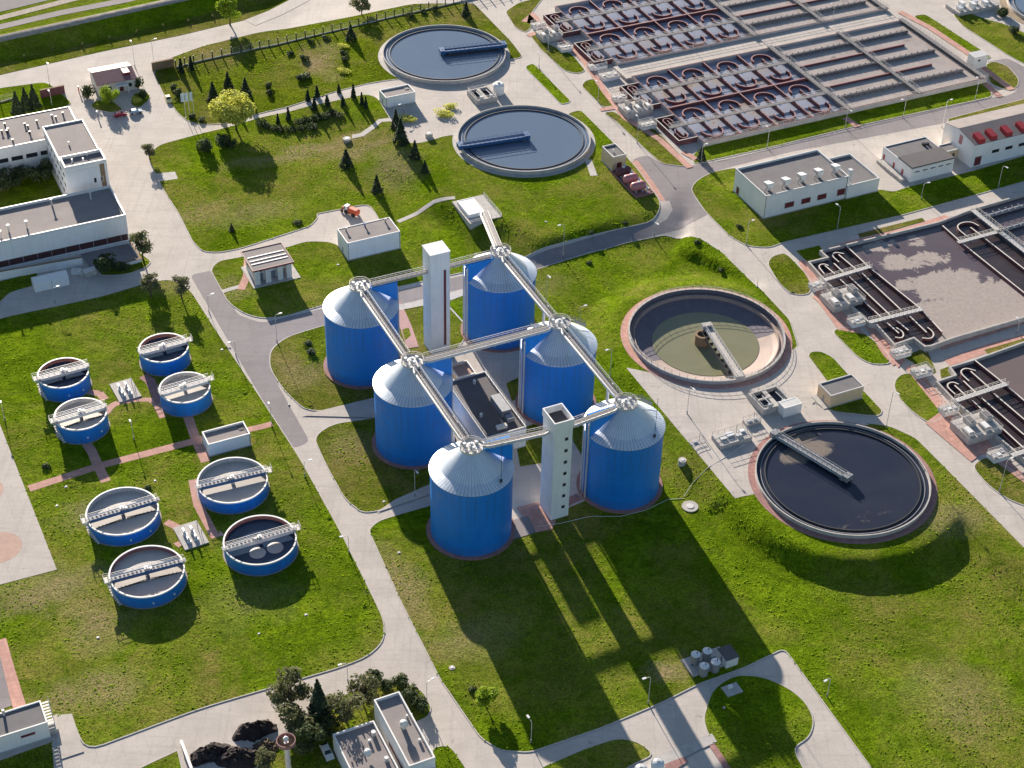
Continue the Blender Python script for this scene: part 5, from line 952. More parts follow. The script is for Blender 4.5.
for px,r_,h in (((373.5,735.5),.8,2.2),((369.5,742.5),.5,1.6),((386.5,761),.75,2.0)): x,y=rel(t,px,4.6); turbine(t,x,y,4.5,r_,h)
for px in ((352,763),(356,762),(361,760),(365,757.5)): x,y=rel(t,px,4.6); m_=MB(); m_.cyl((x,y),.16,4.5,5.0,8); m_.build('roof_pipe','dark_metal',t)
t,hx,hy=house('shed','white shed with a red window and white outside stair, lower left corner','building',((-40,726.3),(40.4,699),(46.7,721.6),(-33,748)),4.8,par=.35,roof='roof_grey')
opening(t,'f',hx,hy,hx-4.2,2.9,3.0,.9,'maroon','white_paint'); m_=MB()
for i in range(9): m_.box(hx+.1,hy-.8-i*.45,4.3-i*.42,hx+1.5,hy-.4-i*.45,4.4-i*.42)
m_.rail([(hx+1.5,hy-.4,4.5),(hx+1.5,hy-4.4,.8)],1,.7,.05); m_.bar((hx+1.5,hy-.4,4.3),(hx+1.5,hy-4.4,.6),.1,.3); m_.build('outside_stair','white_paint',t); m_=MB(); m_.box(hx+.05,-hy+.6,0,hx+1.9,-hy+3.4,1.2); m_.build('landing','pale_concrete',t); m_=MB(); x,y=rel(t,(4,715),4.5); m_.cyl((x,y),.3,4.3,6.0,10); m_.build('roof_pipe','galvanised',t)
# hut on the bank with its retaining block
c_,hx,hy,zg=bfit((453,201),(483,195),(503,216),(469,224.5),3.3,0); t=thing('bank_platform','flat concrete platform set into the grass bank behind the far right silo','platform',c_,0); m_=MB(); m_.box(-hx,-hy,-.5,hx,hy,3.3); m_.build('retaining_block','pale_concrete',t); m_=MB(); m_.rail([(-hx+.1,-hy+.1,3.3),(hx-.1,-hy+.1,3.3),(hx-.1,hy-.1,3.3)],1.0,1.6,.05); m_.build('railing','galvanised',t)
c_,hx,hy,zg=bfit(((457,201.5),(474,198.2),(484.5,212.5),(468,216)) if False else (457,200.5),(474,197.2),(484.5,211.5),(468,215),4.4,0); t=thing('valve_hut','low white hut on the concrete platform of the bank','hut',c_,3.3); shell(t,hx,hy,1.1,par=.12,roof='white_paint',trim='white_paint',plinth=False)
# ---------------------------------------------------------------- pink gas tanks
t=thing('tank_cradle','pink paved pit holding three pink tanks beside the road bend','tank pit',P(631.5,182)); c0=(t.location.x,t.location.y)
q4=[W2L(inv(u,v,3.0)) for u,v in ((612.5,174.5),(626,168),(655,194),(636,198))]; o0=W2L(c0); q4=[p_-o0 for p_ in q4]; xa=(q4[0][0]+q4[3][0])/2; xb=(q4[1][0]+q4[2][0])/2; ya=(q4[2][1]+q4[3][1])/2; yb=(q4[0][1]+q4[1][1])/2
m_=MB(); m_.box(xa,ya,-.2,xb,yb,.16); m_.build('floor','red_paver',t); m_=MB(); m_.wall([(xa,ya),(xb,ya),(xb,yb),(xa,yb)],-.2,.7,.3,closed=True); m_.build('kerb_wall','pink_tile',t)
m_=MB(); m_.box(xb-1.9,ya+.5,1.9,xb-1.4,yb-.3,2.2)
for k in range(5): y=ya+1+(yb-ya-2)*k/4; m_.box(xb-1.8,y-.1,0,xb-1.5,y+.1,1.9)
m_.build('pipe_rack','white_paint',t); m_=MB()
for k in range(9): y=ya+.8+(yb-ya-1.6)*k/8; m_.tube([(xb-1.6,y,.3),(xb-.8,y,.9),(xb-.5,y,.2)],.14,6)
m_.build('pipework','lead',t)
for i,(f,l,mt) in enumerate(((.80,'pink horizontal tank farthest from the camera, nearest the beige house','maroon_wall'),(.51,'pink horizontal tank in the middle of the three','pink_paint'),(.21,'palest pink horizontal tank, nearest the camera in the row of three','pink_paint'))):
    xy=L2W(*(o0+np.array([xa+(xb-xa)*.40,ya+(yb-ya)*f]))); o=thing('gas_tank',l,'tank',xy,t.location.z,ANG,'three pink tanks'); r_=1.35; Lh=(xb-xa)*.26
    pf=[(0,-Lh-1.0),(r_*.6,-Lh-.8),(r_*.9,-Lh-.4),(r_,-Lh),(r_,Lh),(r_*.9,Lh+.4),(r_*.6,Lh+.8),(0,Lh+1.0)]; m_=MB(); m_.lathe(pf,24); m_.v=[(z,y,x+r_+.55) for x,y,z in m_.v]; m_.f=[tuple(reversed(f_)) for f_ in m_.f]; m_.build('vessel',mt,o,smooth=True); m_=MB(); m_.box(-Lh*.7-.25,-r_*.8,.1,-Lh*.7+.25,r_*.8,.95); m_.build('saddle','pale_concrete',o); m_=MB(); m_.box(Lh*.7-.25,-r_*.8,.1,Lh*.7+.25,r_*.8,.95); m_.build('saddle','pale_concrete',o); m_=MB(); m_.cyl((0,0),.4,2*r_+.4,2*r_+.8,12); m_.build('manhole','white_paint',o)
# ---------------------------------------------------------------- open pits, pads and cabins
def pit(quad_,h,label,n,name='sludge_pit'):
    c_,hx,hy,zg=bfit(*quad_,h); t=thing(name,label,'pit',c_,zg); m_=MB(); m_.wall([(-hx,-hy),(hx,-hy),(hx,hy),(-hx,hy)],-.3,h,.5,closed=True); m_.build('outer_wall','pale_concrete',t)
    m_=MB(); m_.box(-hx+.24,-hy+.24,.05,hx-.24,hy-.24,h-1.2); m_.build('liquid','water_navy',t)
    for k in range(1,n): x=-hx+2*hx*k/n; m_=MB(); m_.box(x-.6,-hy+.25,.1,x+.6,hy-.25,h-.05); m_.build('dividing_wall','pale_concrete',t)
    m_=MB(); m_.rail([(-hx,-hy,h),(hx,-hy,h),(hx,hy,h),(-hx,hy,h),(-hx,-hy,h)],1.0,1.3,.05); m_.build('railing','galvanised',t)
    m_=MB()
    for k in range(n): x=-hx+2*hx*(k+.5)/n; m_.box(x-.5,-hy-.1,h,x+.5,-hy+.6,h+.9); m_.tube([(x,-hy+.3,h+.9),(x,hy*.2,h+.7)],.12,6)
    m_.build('sluice_gear','steel',t); return t,hx,hy
pit(((468,91),(484,86.5),(498,95),(478,101)),1.7,'open two chamber pit beside the farthest clarifier',2)
t=thing('white_tank','white round cornered tank standing by the open pit of the far clarifier','tank',P(498.5,93)); m_=MB(); m_.cyl((0,0),1.9,0,3.0,20); m_.lathe([(1.9,3.0),(1.4,3.6),(0,3.8)],20); m_.build('body','white_paint',t,smooth=True); m_=MB(); m_.box(-.4,-.4,3.7,.4,.4,4.2); m_.build('cap','steel',t)
t,hx,hy=pit(((749,394),(775,386),(790,399),(766,411)),2.0,'open concrete pit with two dark chambers between the two near clarifiers',2); m_=MB(); m_.box(-hx*.9,-.25,2.0,-.7,.25,2.4); m_.build('cross_beam','pale_concrete',t)
t,hx,hy=house('screen_cabin','pale blue white cabin with a ribbed lid at the end of the open pit','cabin',((780,402),(796,396.5),(802,403),(784,409)),3.4,par=0.1,roof='galvanised',wall='white_paint')
def pad(px,sx,sy,h,label,items):
    t=thing('valve_pad',label,'pad',P(*px)); m_=MB(); m_.box(-sx/2,-sy/2,-.3,sx/2,sy/2,h); m_.build('slab','pale_concrete',t); m_=MB(); m_.rail([(-sx/2+.1,-sy/2+.1,h),(sx/2-.1,-sy/2+.1,h),(sx/2-.1,sy/2-.1,h),(-sx/2+.1,sy/2-.1,h)],1.0,1.5,.045); m_.build('railing','lead',t)
    for i,(x,y,s) in enumerate(items): m_=MB(); m_.box(x-s,y-s*.7,h,x+s,y+s*.7,h+s*.5); m_.build('hatch','white_paint' if i%2 else 'galvanised',t)
    m_=MB(); m_.tube([(sx*.2,sy*.2,h),(sx*.2,sy*.2,h+2.2)],.07,6); m_.build('vent_pipe','lead',t); return t
pad((731.5,440),9,4.6,1.3,'raised railed concrete slab with hatches between the two near round basins',[(-2.6,0,.9),(-.4,.5,1.0),(1.6,-.4,.8),(3.2,.6,.7)]); pad((751.5,423),4.2,2.2,.9,'small raised slab next to the larger railed slab of the concrete yard',[(-.8,0,.6),(.9,.1,.5)])
pad((697,442),4,1.4,.15,'small ground plate with a post at the edge of the concrete yard',[(-.6,0,.5)])
for px,l in (((125.5,391),'pale valve slab with grey pipe stubs between the smaller blue tanks'),((191,536),'pale valve slab with grey pipe stubs between the large blue tanks')):
    t=thing('valve_slab',l,'slab',P(*px),None,ANG+R(3),'valve slabs between the blue tanks'); m_=MB(); m_.box(-2.9,-4.2,-.1,2.9,4.2,.35); m_.build('slab','pale_concrete',t)
    for x in (-1.2,.6):
        for y in (-2.2,.6): m_=MB(); m_.cyl((x,y),.55,.35,.8,14); m_.box(x-.25,y-.2,.8,x+.25,y+1.5,1.4); m_.cyl((x,y),.2,.8,1.9,8); m_.build('valve','steel',t)
    m_=MB(); m_.tube([(2.2,-1.5,.35),(2.2,-1.5,2.4)],.08,6); m_.tube([(2.2,1.5,.35),(2.2,1.5,2.6)],.08,6); m_.build('post','lead',t)
# four little silver tanks and their cabin
t=thing('concrete_pad','grey concrete base under the four small silver tanks','base',P(707,663)); m_=MB(); m_.box(-4.9,-2.4,-.2,4.9,3.0,.2); m_.build('slab','pale_concrete',t); m_=MB(); m_.tube([(-4,.2,.9),(2.2,.2,.9)],.12,8); m_.tube([(-3.2,.2,.9),(-3.2,1.2,2.2)],.1,8); m_.build('pipework','blue_rail',t)
for px,l in (((694.5,664.5),'small silver tank at the left of the four on the grey base'),((706,661),'small silver tank at the back of the four on the grey base'),((703,676),'small silver tank at the front of the four on the grey base'),((714.5,672),'small silver tank nearest the little cabin on the grey base')):
    o=thing('small_tank',l,'tank',P(*px),None,0.0,'four small silver tanks'); o.location.z+=.2; m_=MB(); m_.cyl((0,0),.95,.4,2.9,20); m_.lathe([(0.95,2.9),(1.02,2.9),(1.02,3.0),(.4,3.2),(0,3.22)],20); m_.build('body','lead',o,smooth=True); m_=MB(); m_.lathe([(1.04,2.95),(1.04,3.03),(.4,3.24),(0,3.26)],20); m_.build('lid','white_paint',o); m_=MB(); m_.cyl((.3,.1),.12,3.2,3.6,8); m_.build('valve','dark_metal',o)
    for a in range(3): m_=MB(); m_.bar((.8*math.cos(a*2.1),.8*math.sin(a*2.1),0),(.8*math.cos(a*2.1),.8*math.sin(a*2.1),.5),.12); m_.build('leg','lead',o)
t=thing('cabin','little white cabin with a dark ribbed roof beside four silver tanks','cabin',P(727,661)); m_=MB(); m_.box(-1.5,-1.9,0,1.5,1.9,2.5); m_.build('wall','white_paint',t); m_=MB(); m_.box(-1.6,-2.0,2.5,1.6,2.0,2.66); m_.build('roof','roof_dark',t); opening(t,'l',1.5,1.9,0,1.2,.9,2.0,'lead','white_paint','door')
t=thing('meter_pad','small grey slab with a white box on the edge of the oval lawn','pad',P(732,690)); m_=MB(); m_.box(-1.9,-1.5,-.1,1.9,1.5,.16); m_.build('slab','pale_concrete',t); m_=MB(); m_.box(-.6,.3,.16,.4,.9,.9); m_.build('meter_box','white_paint',t)
for px,l,r_ in (((657,770),'white domed tank at the bottom edge by the red paving','1.5'),((640,776),'white domed tank half cut by the bottom edge, left of its twin','1.5')):
    t=thing('domed_tank',l,'tank',P(*px)); m_=MB(); m_.cyl((0,0),1.35,0,2.2,24); m_.lathe([(1.35,2.2),(1.15,2.55),(.7,2.8),(0,2.9)],24); m_.build('body','white_paint',t,smooth=True); m_=MB(); m_.cyl((0,0),.3,2.85,3.1,10); m_.build('cap','galvanised',t)
patch('path',[(656,757),(700,738),(712,734),(717,742),(700,750),(665,768),(640,780),(620,775)],'pale_concrete',.13); way([(712,745),(722,760),(735,782)],1.3,'red_paver'); patch('brick_apron',[(664,765),(684,757),(688,762),(668,775)],'red_paver',.14)
# far right corner
clarifier('round clarifier cut off by the upper right corner of the photo',inv(1066,4,4.4),4.4,3.0,'water_blue','pale_concrete','dry_earth',R(20),-1.0,(2.0,'blue_rail','blue_rail','blue_rail',1.1),2.6)
t=thing('sand_washer','long pale sand washing channel with machines at the upper right','machinery',P(972,8)); m_=MB(); m_.box(-9,-4,0,9,4,1.4); m_.build('channel','pale_concrete',t)
for k in range(6): m_=MB(); m_.box(-8+k*2.8,-3+(k%2)*2.6,1.4,-6.4+k*2.8,-.6+(k%2)*2.6,2.6+.3*(k%3)); m_.build('machine','white_paint' if k%3 else 'steel',t)
m_=MB(); m_.rail([(-9,-4,1.4),(9,-4,1.4),(9,4,1.4)],1.1,1.8,.05); m_.build('railing','galvanised',t)
t=thing('control_cabin','small white cabin on the right end of the nearer big basin','cabin',P(976,66)); t.location.z=4.8; m_=MB(); m_.box(-2.8,-1.8,-1.9,2.8,1.8,2.6); m_.build('wall','white_paint',t); m_=MB(); m_.box(-3,-2,2.6,3,2,2.8); m_.build('roof','galvanised',t); opening(t,'f',2.8,1.8,-.8,1.3,1.2,.9)
# ================================================================ vegetation
def leaves(pts,size,rg,nrm=None,flat=.5):
    n=len(pts); d=rg.normal(size=(n,3)); 
    if nrm is not None: d=d*flat+nrm
    d/=np.linalg.norm(d,axis=1)[:,None]; a=np.cross(d,rg.normal(size=(n,3))); a/=np.linalg.norm(a,axis=1)[:,None]; b=np.cross(d,a)
    s=size*rg.uniform(.6,1.35,n)[:,None]; a=a*s; b=b*s*rg.uniform(.5,.9,n)[:,None]
    v=np.stack([pts-a-b*.4,pts+b,pts+a-b*.3,pts-b],1).reshape(-1,3)
    return v,[(4*i,4*i+1,4*i+2,4*i+3) for i in range(n)]
def mesh_from(name,v,f,mat,parent):
    me=bpy.data.meshes.new(name); me.from_pydata([tuple(x) for x in v],[],f); me.materials.append(MATS[mat]); o=bpy.data.objects.new(name,me); C.objects.link(o); o.parent=parent; return o
def broadleaf(seed,h,r,mat,n=1500,lobes=14,base=.28,size=.34,airy=.0,name='tree'):
    rg=np.random.default_rng(seed); t=thing(name,'x','tree',(0,0),0,0.0); t.pop('label') if False else None
    cz=h*(base+(1-base)/2); hz=h*(1-base)/2
    L=rg.normal(size=(lobes,3)); L/=np.linalg.norm(L,axis=1)[:,None]; L*=rg.uniform(.35,.78,lobes)[:,None]**.8; L[:,2]=np.where(L[:,2]<-.55,-.4,L[:,2])
    cen=L*np.array([r,r,hz])+np.array([0,0,cz]); lr=r*rg.uniform(.26,.46,lobes)
    k=rg.integers(0,lobes,n); d=rg.normal(size=(n,3)); d/=np.linalg.norm(d,axis=1)[:,None]; rad=lr[k]*rg.uniform(.35,1.08,n)**(.5 if not airy else .9)
    pts=cen[k]+d*rad[:,None]*np.array([1,1,.8]); pts[:,2]=np.maximum(pts[:,2],h*base*.8)
    v,f=leaves(pts,size,rg,d*.8+np.array([0,0,.3])); mesh_from('crown',v,f,mat,t)
    m_=MB(); m_.tube([(0,0,-.2),(.05*r,0,h*.2),(0,.06*r,h*.5),(0,0,h*.8)],.035*h,8,0,.008*h)
    for c in cen[:9]: s0=h*rg.uniform(.22,.5); m_.tube([(0,0,s0),(c[0]*.5,c[1]*.5,s0+(c[2]-s0)*.55),tuple(c)],.016*h,6,0,.005*h)
    m_.build('trunk','bark',t); KIDS[t.name]=list(t.children); return t
def conifer(seed,h,r,mat,n=900,name='fir_tree'):
    rg=np.random.default_rng(seed); t=thing(name,'x','tree',(0,0),0,0.0)
    u=rg.uniform(0,1,n)**.62; z=h*(1-u*.93); tier=.82+.26*np.abs(((z/h*9)%1)-.5)*2; a=rg.uniform(0,2*PI,n); lob=1+.16*np.sin(a*5+z*1.7)+.1*np.sin(a*9-z*2.3); rr=r*u*tier*lob*rg.uniform(.5,1.05,n)**.45
    pts=np.stack([rr*np.cos(a),rr*np.sin(a),z-rr*.22],1); nr=np.stack([np.cos(a)*.55,np.sin(a)*.55,np.full(n,.75)],1); v,f=leaves(pts,.26+.03*h**.5,rg,nr,.45); mesh_from('crown',v,f,mat,t)
    m_=MB(); m_.tube([(0,0,-.2),(0,0,h*.95)],.022*h+.05,7,0,.02)
    for i in range(10): aa=i*2.4; zz=h*(.15+.07*i); m_.tube([(0,0,zz),(r*(1-zz/h)*.7*math.cos(aa),r*(1-zz/h)*.7*math.sin(aa),zz-.1)],.05,5,0,.02)
    m_.build('trunk','bark',t); KIDS[t.name]=list(t.children); return t
def bush(seed,h,r,mat,n=420,name='shrub',size=.24):
    rg=np.random.default_rng(seed); t=thing(name,'x','shrub',(0,0),0,0.0); lo=6; cen=np.stack([rg.uniform(-.55,.55,lo)*r,rg.uniform(-.55,.55,lo)*r,rg.uniform(.3,.62,lo)*h],1); k=rg.integers(0,lo,n); d=rg.normal(size=(n,3)); d/=np.linalg.norm(d,axis=1)[:,None]
    pts=cen[k]+d*rg.uniform(.4,1.05,n)[:,None]**.5*np.array([r*.55,r*.55,h*.42]); pts[:,2]=np.maximum(pts[:,2],.05); v,f=leaves(pts,size,rg,d*.8+np.array([0,0,.3])); mesh_from('foliage',v,f,mat,t)
    m_=MB()
    for c in cen[:4]: m_.tube([(0,0,-.1),(c[0]*.5,c[1]*.5,c[2]*.5),tuple(c)],.06,5,0,.02)
    m_.build('stem','bark',t); KIDS[t.name]=list(t.children); return t
def plant(make,items,grp,first=None):
    """items: pixel of the foot, scale (plan, height), label. One source is built, the rest are copies."""
    src=None
    for (px,sc,lab) in items:
        xy=P(*px); s=sc if hasattr(sc,'__len__') else (sc,sc)
        if src is None: src=make; o=src; o.location=(xy[0],xy[1],hgt(*xy)+.08)
        else: o=dup(src,xy,hgt(*xy)+.08)
        o.rotation_euler=(0,0,random.uniform(0,6.28)); o.scale=(s[0],s[0],s[1]); o['label']=lab
        if grp: o['group']=grp
plant(broadleaf(1,12.0,7.6,'leaf_blossom',6500,26,.26,.40),[((236.4,130),1,'broad yellow blossoming tree on the edge of the upper footpath')],None)
plant(broadleaf(2,10.5,4.6,'leaf_spring',2600,14,.2,.36),[((230,25),1,'fresh green tree at the top edge by the outer road')],None)
plant(broadleaf(16,8,4.2,'leaf_olive',1400,13,.15,.32),[((362,15),1,'grey green tree behind the post fence at the top')],None)
plant(broadleaf(3,5,2.7,'leaf_spring',1800,11,.3,.28),[((485,706),1,'small lime green tree on the lawn by the lower road')],None)
plant(broadleaf(4,9.5,4.0,'leaf_olive',1300,13,.22,.34,1),[((144,262),(1.0,1.15),'tall sparse tree at the right corner of the workshop hall'),((182,299),(.85,.8),'airy tree on the lawn corner by the road, its shadow falling clear of it'),((151,297),(.85,.85),'dark olive tree on the lawn edge across the lane from the workshop hall'),((150,160),(.75,.62),'greyish bush like tree at the left end of the upper lawn')],'sparse trees around the workshop lane')
plant(broadleaf(5,8,4.2,'leaf_dark',1500,13,.05,.36),[((109,272),(.9,.85),'dark round tree in front of the workshop annex'),((40,183),(1.05,1.1),'tall dark tree against the office block in the shaded courtyard'),((8,190),(1.3,1.0),'wide dark tree at the left edge of the shaded courtyard'),((24,180),(.8,.7),'smaller green tree in the middle of the shaded courtyard')],'dark trees near the left buildings')
plant(broadleaf(6,6.2,4.0,'leaf_spring',1300,12,.1,.32),[((111.6,103),1,'round yellow green tree in front of the gatehouse')],None)
plant(broadleaf(7,9.5,4.6,'leaf_olive',2000,15,.06,.34),[((291,708),(1.05,1.05),'greyish tree left of the dark column tree, at the yard edge'),((301,727),(1.0,.85),'greyish tree directly below another one and above the flare mast'),((344,716),(1.05,1.0),'wide olive tree right of the dark column tree'),((363,703),(.8,.85),'olive tree touching the corner of the laboratory'),((268,768),(.6,.5),'pale olive tree on the bottom edge left of the flare mast')],'olive trees by the laboratory')
plant(broadleaf(8,8,3.8,'leaf_dark',1500,13,.05,.32),[((312,752),1,'dark tree between the flare mast and the parked white car'),((373,688),(.62,.65),'small dark tree standing alone at the road above the laboratory'),((325,735),(.8,.7),'dark low tree at the foot of the column tree')],'dark trees by the laboratory')
plant(conifer(9,13,2.9,'leaf_fir',2000,'column_fir'),[((320,722),1,'tall dark column tree above the parked white car')],None)
plant(conifer(10,7.5,2.2,'leaf_fir'),[((213.7,102),1.0,'dark fir on the fence lawn, leftmost of the three above the blossoming tree'),((229,94),(1,1.1),'dark fir on the fence lawn, middle of the three above the blossoming tree'),((246,97),(.95,.95),'dark fir on the fence lawn, rightmost of the three above the blossoming tree'),((18,113),(1,1.05),'fir nearest the left edge beside the maroon boundary wall'),((27,110),(1,1.1),'fir in the middle of the three at the maroon boundary wall'),((35,107),(1,1.1),'fir touching the left end of the maroon boundary wall'),((396,128),(.8,.9),'dark spruce beside the white flowering shrub near the sunken roof shed'),((401,143),(1.15,1.15),'largest dark spruce on the bank below the far clarifier yard'),((415,158),(.8,.85),'dark spruce lower down the bank than the largest one'),((425,172),(.6,.55),'lowest and smallest spruce of the row down the bank'),((346.5,166),(1.0,.8),'lone dark spruce under the end of the concrete steps'),((377,192),(.8,.8),'lone spruce above the parking bay of the red machine'),((466,16),(.8,.75),'dark spruce right of the farthest clarifier by the fence'),((351,40),(.9,.8),'dark spruce near the fence left of the farthest clarifier'),((701,160),(.7,.7),'little dark spruce at the corner of the nearer big basin'),((232,231),(.4,.36),'tiny lone fir on the open lawn above the portico building')],'dark firs and spruces')
plant(conifer(11,4.2,.85,'leaf_fir',420,'column_juniper'),[((308,101),1,'column juniper left of a pair on the upper side of the footpath'),((317.3,97),(1,1.05),'column juniper right of a pair on the upper side of the footpath'),((339,93),(.85,.8),'short juniper on the footpath kerb midway to the sunken roof shed'),((353.6,98),(1,1.2),'tallest juniper beside the footpath near the sunken roof shed'),((278,123),(.8,.8),'juniper at the left end of the bank hedge'),((288.6,120),(1,1.1),'juniper rising out of the left part of the bank hedge'),((314.7,110),(1.1,1.2),'juniper in the middle below the footpath, left of its neighbour'),((327.4,106),(1.1,1),'juniper in the middle below the footpath, right of its neighbour'),((343,106),(.9,.9),'juniper below the footpath just right of the middle pair'),((362,105),(.9,1.1),'juniper on the right part of the bank, left of the last one'),((366,108),(.8,1.0),'last juniper on the right part of the bank'),((181.5,73),(1.2,1.3),'juniper at the end of the brown gate wall'),((191.5,70),(1.2,1.25),'bluish juniper second from the brown gate wall')],'column junipers')
fs=[(311,43),(326,39),(290.6,55),(304.6,60),(303,79),(268,88),(270,95),(344,55),(344,62),(410,17),(424,13),(435,11),(178.6,95),(192,118),(201,121),(173,88)]
wh=['under the fence left of the dry track','under the fence at the head of the dry track','on the fence lawn farthest left of the mid row','on the fence lawn below the mid row','largest of the fence lawn, left of the dry track foot','above the footpath kerb on the left','nearest the footpath kerb on the left','right of the dry track, upper','right of the dry track, lower','under the fence above the farthest clarifier, left one','under the fence above the farthest clarifier, middle one','under the fence above the farthest clarifier, right one','beside the yellow parked car','at the foot of the flagpoles','right of the flagpoles on the kerb','between the gate wall and the yellow parked car']
plant(bush(12,1.7,1.3,'leaf_dark',300),[(p_,(random.uniform(.8,1.3),random.uniform(.7,1.3)) if p_!=(303,79) else (1.9,1.2),'small dark shrub '+w_) for p_,w_ in zip(fs,wh)],'small shrubs on the fence lawn')
hd=[(262,126),(269,128),(276,130),(283,131),(291,131),(298,124),(306,123),(313,121),(320,119),(300,131),(311,129),(326,117),(333,114),(340,117)]
plant(bush(13,1.6,2.0,'leaf_dark',380,'hedge_plant'),[(p_,(random.uniform(.8,1.2),random.uniform(.7,1.2)),'low plant in the mixed hedge along the bank under the footpath') for p_ in hd],'plants of the bank hedge')
plant(bush(14,3.2,2.2,'leaf_dark',700,'shrub',.28),[((89,98),(1.1,1.5),'tall dark shrub at the left end of the gatehouse'),((139,88),(.9,1.3),'dark shrub behind the right end of the gatehouse'),((142.6,98),(.8,1.0),'dark shrub on the right tip of the gatehouse island'),((205,151),(1.2,1.4),'dark leafless looking bush on the lawn left of the blossoming tree'),((222,146),(1.4,1.3),'wide dark bush in the shade of the blossoming tree'),((233,147),(1.0,.8),'low dark bush under the trunk of the blossoming tree'),((412,700),(1.1,1.1),'dark hedge bush at the corner of the taller laboratory'),((419,710),(1.0,1.0),'dark hedge bush beside the laboratory entrance'),((400,686),(1.0,.8),'dark hedge bush behind the laboratory, near the road'),((388,690),(.9,.8),'dark hedge bush behind the laboratory, left of its neighbour'),((122,270),(1.2,.6),'low dark shrub right of the round tree by the annex'),((308,345),(.6,.4),'low dark shrub at the upper end of the line by the far left silo'),((311,354),(.7,.4),'low dark shrub at the lower end of the line by the far left silo'),((1001,16),(1.3,1.0),'dark shrub between the sand washer and the cut off clarifier'),((1012,33),(1.1,.8),'dark shrub at the rim of the cut off clarifier')],'dark shrubs')
plant(bush(15,1.5,2.6,'leaf_blossom',520,'flowering_shrub',.22),[((443,114),(1.3,1),'white flowering shrub bed in the middle of the clarifier yard'),((452,108),(.9,.9),'white flowering shrub at the right end of the yard bed'),((406,119),(1.2,.9),'white flowering shrub by the dark spruce'),((345,73),(.9,.8),'ochre flowering bush at the foot of the dry track'),((343,47),(.8,.8),'ochre flowering bush right of the dry track top'),((137,102),(.8,.9),'ochre bush on the right part of the gatehouse island'),((336,727),(.8,.9),'yellow bush at the left corner of the lower laboratory')],'flowering shrubs')
plant(bush(17,.7,1.1,'leaf_dark',160,'weed_tuft',.2),[((589,264),1,'dark weed tuft on the lawn above the drained basin, left one'),((697,243),1.2,'dark weed tuft in the lawn corner by the road fork'),((721,271),1.2,'dark weed tuft on the lawn right above the drained basin'),((739,227),1.1,'dark weed tuft left of the long white hall'),((592,234),1,'dark weed tuft on the bank of the asphalt road, left one'),((625,224),1,'dark weed tuft on the bank of the asphalt road, right one'),((298,224),(1.6,1.2),'dark weed tuft beside the drive to the red machine'),((472,690),(1,1),'dark weed tuft just above the lime green tree'),((46,467),1.2,'pale weed tuft by the smaller tanks path'),((148,489),1.0,'weed tuft above the near blue tanks')],'weed tufts')
sap=[(24.5,58),(53,51),(82.6,46.5),(109.7,40),(137,34),(163.3,28),(188.6,23),(212.7,18)]
plant(bush(18,2.0,.8,'leaf_olive',120,'young_tree',.16),[(p_,(.6,.85),'pale young tree under the levee, %s from the left edge'%n_) for p_,n_ in zip(sap,('first','second','third','fourth','fifth','sixth','seventh','eighth'))],'row of young trees under the levee')
# ================================================================ soil heaps
def heap(px,rx,ry,h,label,mat,seed):
    rg=np.random.default_rng(seed); n=34; t=None; m_=MB(); vs=[(0,0,h)]; fs=[]
    for k in range(1,9):
        for j in range(n):
            a=2*PI*j/n; q_=k/8; w=1+.16*math.sin(2*a+seed)+.1*math.sin(5*a+seed*2); z=h*(1-q_**1.7)*(1+.12*rg.normal()) if k<8 else -.1; vs.append((rx*w*q_*math.cos(a)+rg.normal()*.16,ry*w*q_*math.sin(a)+rg.normal()*.16,z+(rg.normal()*.17 if k<8 else 0)))
    fs=[(0,1+j,1+(j+1)%n) for j in range(n)]
    for k in range(7):
        for j in range(n): a=1+k*n+j;b=1+k*n+(j+1)%n; fs.append((a,a+n,b+n,b))
    m_.add(vs,fs); o=m_.build('soil_heap',mat); xy=P(*px); o.location=(xy[0],xy[1],hgt(*xy)); o.rotation_euler=(0,0,ANG); tag(o,label,'soil heap','soil heaps in the corner yard')
heap((209,754),4.0,2.7,1.8,'dark soil heap beside the low concrete wall, leftmost one','soil',1); heap((255,731),4.2,2.8,2.1,'dark soil heap farthest up the yard against the trees','soil',2); heap((239,759),4.3,3.5,1.9,'dark soil heap at the bottom edge in the middle','soil',3); heap((266,747),2.8,2.0,1.1,'lower brownish soil heap next to the flare mast','bark',4)
